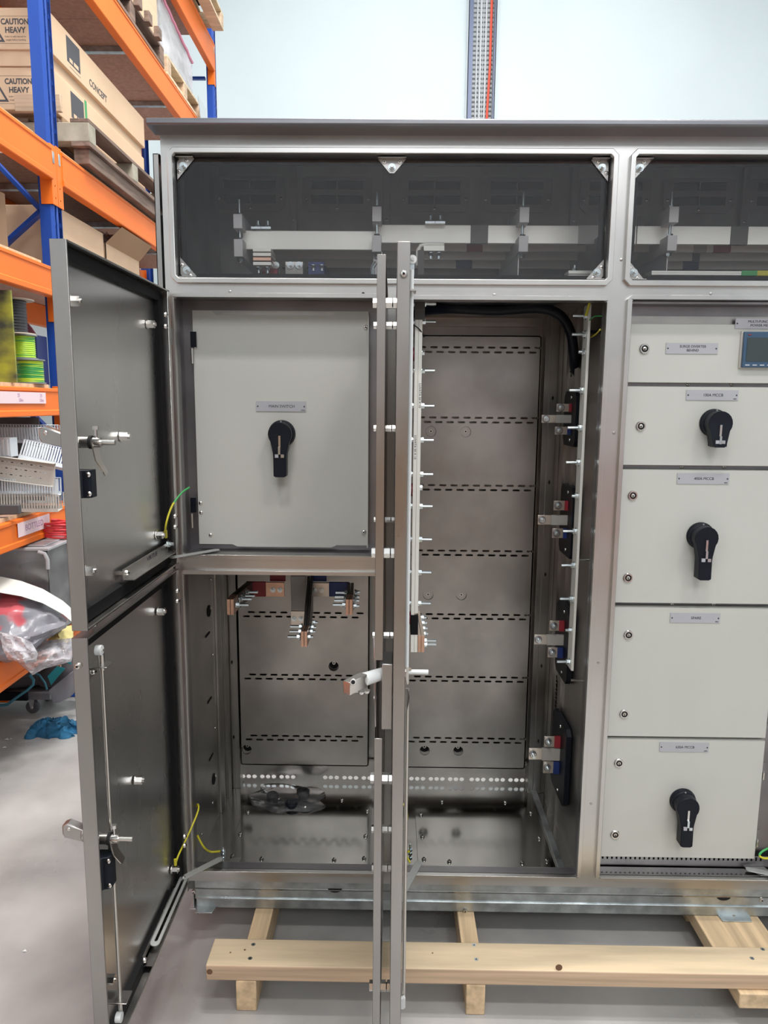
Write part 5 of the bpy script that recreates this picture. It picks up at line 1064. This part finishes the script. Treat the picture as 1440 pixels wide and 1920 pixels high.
m = MB(); m.box(xb0, xb0 + .24, 1.66, 1.785, z5, ztb, 'white_plastic')
for i, (dx, dz, sx_, sz_) in enumerate(((.010, .10, .006, .004), (.022, .10, .008, .005), (.036, .10, .006, .004), (.010, .14, .006, .010), (.030, .165, .018, .012), (.032, .19, .012, .006), (.012, .19, .004, .03), (.034, .215, .010, .004))): m.box(xb0 + dx, xb0 + dx + sx_, 1.6594, 1.66, ztb - dz - sz_, ztb - dz, 'ink')
solo('white_carton', m, 'white carton with black handling symbols beside the clear bin', 'box', None, .003)
m = MB(); pts = [(-40, 1092), (0, 1094), (40, 1100), (80, 1112), (118, 1132), (140, 1150)]
vs = []
for px, py in pts:
    k = (px + 40) / 180; a_ = atY(px, py - 16 + 12 * k, 1.20 + .08 * k); b_ = atY(px, py + 16 + 4 * k, 1.06 + .16 * k); vs += [a_, b_, a_ + Vector((0, 0, -.0015)), b_ + Vector((0, 0, -.0015))]
fs = []
for i in range(len(pts) - 1):
    k = i * 4; fs += [(k, k + 4, k + 5, k + 1), (k + 2, k + 3, k + 7, k + 6)]
m.add(vs, fs, 'white_sheet'); solo('curved_sheet', m, 'curved off white plastic sheet arching over the bags', 'sheet')
def drape(pix, name, mt, label, cat, amp=.012, seed=2, n=22, th=.0):
    """a cloth-like patch through a grid of (px, py, Y) rows; gets its own wrinkles"""
    rnd = random.Random(seed); R_ = len(pix); C_ = len(pix[0]); G_ = [[atY(*c) for c in r] for r in pix]
    ph = [(rnd.uniform(0, 6), rnd.uniform(-1, 1), rnd.uniform(-1, 1), rnd.uniform(5, 17)) for _ in range(9)]
    def ev(u, v):
        a = u * (R_ - 1); b = v * (C_ - 1); i = min(int(a), R_ - 2); j = min(int(b), C_ - 2); a -= i; b -= j; a = a * a * (3 - 2 * a) * .4 + a * .6
        P = (G_[i][j] * (1 - b) + G_[i][j + 1] * b) * (1 - a) + (G_[i + 1][j] * (1 - b) + G_[i + 1][j + 1] * b) * a
        w_ = sum(abs(math.sin(p0 + f * (u * d1 + v * d2))) ** 1.5 for p0, d1, d2, f in ph) / 9 - .4
        e = min(1, 6 * min(u, 1 - u, v, 1 - v) + .25)
        return P + Vector((amp * w_ * .4 * e, -amp * w_ * 2 * e, amp * w_ * e))
    vs = [ev(i / n, j / n) for i in range(n + 1) for j in range(n + 1)]; N = n + 1; nb = len(vs); vs += [v + Vector((-.02, .05, -.03)) for v in vs]
    fs = []
    for i in range(n):
        for j in range(n): q = i * N + j; fs += [(q, q + 1, q + N + 1, q + N), (nb + q, nb + q + N, nb + q + N + 1, nb + q + 1)]
    for i in range(n):
        for q, r in ((i, i + 1), (n * N + i + 1, n * N + i), ((i + 1) * N, i * N), (i * N + n, (i + 1) * N + n)): fs.append((q, nb + q, nb + r, r))
    m = MB(); m.add(vs, fs, mt); return solo(name, m, label, cat)
drape([[(-30, 1108, 1.22), (30, 1108, 1.22), (80, 1122, 1.28), (124, 1142, 1.34)], [(-30, 1150, 1.10), (30, 1145, 1.10), (90, 1150, 1.18), (127, 1160, 1.26)], [(-30, 1200, 1.02), (20, 1200, 1.02), (70, 1192, 1.08), (122, 1172, 1.18)], [(-30, 1240, 1.0), (15, 1238, 1.0), (60, 1215, 1.04), (85, 1192, 1.12)]], 'printed_bag', 'print_bag', 'shiny grey plastic bag with red and blue print on the bottom shelf', 'plastic bag', .03, 3)
drape([[(0, 1185, .96), (40, 1195, .96), (60, 1205, 1.0)], [(5, 1215, .93), (45, 1222, .93), (70, 1222, 1.0)], [(12, 1232, .92), (45, 1240, .92), (65, 1236, .98)]], 'clear_bag', 'poly_bag', 'crinkled clear bag end on the orange bottom beam', 'plastic bag', .035, 8, 16)
drape([[(62, 1202, 1.20), (100, 1200, 1.24), (138, 1196, 1.30)], [(40, 1222, 1.10), (95, 1222, 1.14), (138, 1216, 1.22)], [(28, 1236, 1.06), (85, 1240, 1.10), (132, 1236, 1.18)], [(58, 1262, 1.06), (80, 1250, 1.10), (118, 1240, 1.16)]], 'poly_sheet', 'poly_bag', 'pinkish clear polythene draping over the beam above the tool bag', 'plastic bag', .03, 5, 20)
drape([[(84, 1186, 1.42), (108, 1178, 1.42), (136, 1172, 1.45)], [(92, 1200, 1.36), (112, 1196, 1.36), (137, 1194, 1.4)], [(100, 1216, 1.32), (118, 1212, 1.32), (138, 1210, 1.36)]], 'yellow_cloth', 'yellow_cloth', 'yellow cloth behind the polythene at the shelf edge', 'cloth', .02, 12, 12)
# ------------------------------------------------------------------ tool bag on a dolly, rag
def blob(c, r3, e, mt, rot=0.0, tilt=0.0, n=18, mb=None, nz=0):
    m = mb or MB(); vs = []; fs = []; sg = lambda v, k: math.copysign(abs(v) ** k, v); Rm = Matrix.Rotation(rot, 3, 'Z') @ Matrix.Rotation(tilt, 3, 'X')
    for i in range(n + 1):
        a = -PI / 2 + PI * i / n
        for j in range(2 * n):
            b = 2 * PI * j / (2 * n); v = Vector((r3[0] * sg(math.cos(a), e) * sg(math.cos(b), e), r3[1] * sg(math.cos(a), e) * sg(math.sin(b), e), r3[2] * sg(math.sin(a), e)))
            if nz: v *= 1 + nz * math.sin(v.x * 31 + v.z * 47) * math.cos(v.y * 37 + 1)
            vs.append(Vector(c) + Rm @ v)
    N = 2 * n
    for i in range(n):
        for j in range(N): fs.append((i * N + j, i * N + (j + 1) % N, (i + 1) * N + (j + 1) % N, (i + 1) * N + j))
    m.add(vs, fs, mt); return m
dl = thing('wheeled_dolly', 'low wheeled dolly under the grey tool bag', 'dolly', (-1.98, 1.55, 0))
zd0, zd1 = .095, .135
wc = atY(60, 1337, 1.545); 
m = MB(); m.box(-2.42, atY(94, 1310, 1.50).x, 1.50, 1.78, zd0, zd1, 'tool_light'); m.box(-2.42, atY(52, 1310, 1.49).x, 1.485, 1.50, zd0, zd1 + .005, 'black_plastic'); m.box(-2.42, atY(52, 1310, 1.49).x - .10, 1.484, 1.52, zd0 - .01, zd0, 'orange'); part('deck', m, dl, bevel=.004)
for wx, wy in ((wc.x, 1.56), (-2.33, 1.56), (wc.x, 1.72), (-2.33, 1.72)):
    m = MB(); m.revolve([(.012, -.013), (.028, -.013), (.034, -.009), (.034, .009), (.028, .013), (.012, .013)], (wx, wy, .034), 'tyre', 'Y', 24); w_ = part('wheel', m, dl, bevel=.001)
    m = MB(); m.prism([(wx - .018, zd0 - .001), (wx + .020, zd0 - .001), (wx + .010, .028), (wx - .004, .028)], 'zinc', XZ, wy - .019, wy - .016); m.prism([(wx - .018, zd0 - .001), (wx + .020, zd0 - .001), (wx + .010, .028), (wx - .004, .028)], 'zinc', XZ, wy + .016, wy + .019); m.cyl((wx + .003, wy - .021, .034), (wx + .003, wy + .021, .034), .006, 'bright_steel', 10); part('caster_fork', m, dl)
tb = thing('tool_bag', 'grey fabric tool bag with teal trim lying on the dolly', 'bag', (-1.95, 1.58, zd1 + .001))
bc = atY(45, 1282, 1.56)
m = blob((bc.x - .12, 1.60, zd1 + .085), (.30, .13, .082), .55, 'tool_grey', rot=.25, nz=.02); part('bag_body', m, tb)
m = blob((atY(62, 1268, 1.60).x, 1.62, zd1 + .13), (.15, .12, .07), .6, 'tool_grey', rot=.6, tilt=.15, nz=.03); part('top_flap', m, tb)
m = MB(); pp = [(54, 1258, 1.49), (74, 1266, 1.48), (84, 1280, 1.47), (88, 1293, 1.47)]; tube_m = [atY(*c_) for c_ in pp]; m.tube(tube_m, .005, 'piping_teal', 6); part('piping', m, tb)
m = MB(); m.tube([atY(*c_) for c_ in ((56, 1266, 1.45), (63, 1275, 1.44), (62, 1284, 1.44), (50, 1295, 1.43), (28, 1310, 1.42), (14, 1321, 1.42), (0, 1323, 1.42), (-30, 1322, 1.42))], .007, 'piping_teal', 8); part('piping', m, tb)
m = MB(); m.add([atY(*c_) for c_ in ((107, 1249, 1.46), (122, 1254, 1.46), (108, 1270, 1.455), (96, 1285, 1.455), (89, 1268, 1.455))] + [atY(*c_) + Vector((0, .004, 0)) for c_ in ((107, 1249, 1.46), (122, 1254, 1.46), (108, 1270, 1.455), (96, 1285, 1.455), (89, 1268, 1.455))], [(0, 1, 2, 3, 4), (9, 8, 7, 6, 5), (0, 5, 6, 1), (1, 6, 7, 2), (2, 7, 8, 3), (3, 8, 9, 4), (4, 9, 5, 0)], 'tool_teal'); part('teal_panel', m, tb)
m = MB(); m.add([atY(*c_) for c_ in ((120, 1236, 1.50), (132, 1238, 1.50), (134, 1246, 1.50), (122, 1242, 1.50))], [(0, 1, 2, 3)], 'tool_teal'); part('teal_panel', m, tb)
m = blob(tuple(atY(112, 1262, 1.60)), (.11, .07, .065), .7, 'tool_grey', rot=.3, nz=.04); part('side_pocket', m, tb)
m = MB(); c6 = ((89, 1296, 1.42), (104, 1284, 1.42), (140, 1256, 1.46), (146, 1286, 1.46), (130, 1308, 1.44), (110, 1318, 1.42), (98, 1318, 1.42), (95, 1304, 1.42))
m.add([atY(*c_) for c_ in c6] + [atY(*c_) + Vector((0, .05, .0)) for c_ in c6], [tuple(range(8)), tuple(range(15, 7, -1))] + [(i, 8 + i, 8 + (i + 1) % 8, (i + 1) % 8) for i in range(8)], 'tool_light'); part('hanging_flap', m, tb, bevel=.004)
m = MB(); m.beam(atY(97, 1244, 1.46), atY(114, 1249, 1.45), .008, .008, 'bright_steel'); part('buckle', m, tb)
ra = atZ(101, 1374, 0); crumple('rag', ra.x, ra.y, .001, .118, .062, .060, 'rag_blue', 'crumpled blue rag on the concrete floor', 'rag', 21, 44, .05, .05, fold=11, fq=1.7, lat=.013)
for i, (px, py, s_) in enumerate(((12, 1387, .012), (20, 1386, .006), (8, 1402, .010), (46, 1784, .006), (93, 1356, .006))):
    p = atZ(px, py, 0); m = MB(); m.add([(p.x - s_, p.y, .0005), (p.x, p.y - s_ * .7, .003), (p.x + s_ * 1.2, p.y, .0005), (p.x, p.y + s_ * .8, .004), (p.x, p.y, 0)], [(0, 1, 2, 3), (0, 4, 1), (1, 4, 2), (2, 4, 3), (3, 4, 0)], 'white_plastic')
    solo('litter_scrap', m, ['pale paper scrap on the floor at the left edge below the rag', 'tiny scrap beside the larger paper scrap', 'lowest of the three scraps at the left edge', 'lone white scrap on the floor left of the lower door', 'tiny scrap between dolly wheel and rag'][i], 'scrap', 'floor scraps')
# ================================================================== CABLE TRAY ON THE BACK WALL
ct = thing('cable_tray', 'vertical wire basket cable tray on the back wall with a red cable', 'cable tray', (1.1, 7.9, 4.2))
XA, XB2 = atY(883, 110, 7.9).x, atY(926, 110, 7.9).x
za_, zb3 = 2.2, 8.6
m = MB(); m.box(XA - .03, XA + .018, 7.86, 8, za_, zb3, 'tray_dark'); part('side_rail', m, ct)
m = MB(); m.box(XB2 - .006, XB2 + .008, 7.86, 8, za_, zb3, 'tray_dark'); part('side_rail', m, ct)
for xx in (XA - .055, XB2 + .03):
    m = MB(); m.box(xx, xx + .018, 7.93, 8, 4.4, zb3, 'wall_white'); part('conduit', m, ct)
m = MB(); z = za_
while z < zb3:
    m.box(XA, XB2, 7.93, 7.936, z, z + .007, 'cable_grey'); m.box(XA, XB2, 7.97, 7.975, z + .03, z + .05, 'rim_grey'); z += .055
for i in range(7): x = XA + .02 + i * (XB2 - XA - .03) / 6; m.box(x, x + .005, 7.93, 7.936, za_, zb3, 'cable_grey')
m.box(XA, XB2, 7.985, 7.99, za_, zb3, 'cable_grey'); part('wire_mesh', m, ct, None, 'stuff')
for px in (888 + 3, 898, 907): x = atY(px + 3, 110, 7.9).x; m = MB(); m.cyl((x, 7.915, za_), (x, 7.915, zb3), .010 if px == 898 else .008, 'cable_grey', 8); part('cable', m, ct)
x = atY(919, 110, 7.9).x; m = MB(); m.tube([(x - .02, 7.905, za_), (x - .02, 7.905, 5.3), (x + .0, 7.905, 5.8), (x + .008, 7.905, zb3)], .016, 'cable_red', 8); part('cable', m, ct, 'red cable')

# ================================================================== ADDED SHELF BEHIND THE CAMERA (unseen, colours the steel's reflections)
st = thing('reflection_shelf', 'low orange shelf of coloured bins added behind the camera for reflections', 'shelf', (1.0, -4.6, 0))
for z in (.05, .45, .85, 1.22):
    m = MB(); m.box(-1.0, 3.0, -4.9, -4.4, z, z + .03, 'orange'); part('shelf', m, st)
for x in (-1.0, 1.0, 2.96):
    m = MB(); m.box(x, x + .05, -4.9, -4.38, 0, 1.3, 'blue_paint'); part('post', m, st)
rc = random.Random(3)
for k, z in enumerate((.08, .48, .88)):
    for i in range(12):
        m = MB(); x = -.93 + i * .325 + (.02 if i > 5 else 0); m.box(x, x + .27, -4.85, -4.42, z + .001, z + .2 + rc.random() * .12, rc.choice(['cardboard', 'maroon', 'tape_green', 'navy_box', 'paper_pink', 'cardboard', 'red_cable', 'white_sheet'])); part('bin', m, st)

t = thing('reflection_cartons', 'tall stack of brown cartons added behind the camera for reflections', 'boxes', (-.6, -3.6, 0))  # unseen stack added to give the steel brown reflections
for i in range(4):
    for j in range(3):
        m = MB(); m.box(-1.75 + j * .72, -1.06 + j * .72, -3.9, -3.4, .002 + i * .46, .455 + i * .46, rc.choice(['cardboard_dark', 'pallet_wood', 'cardboard_dark', 'chipboard'])); part('carton', m, t, bevel=.006)
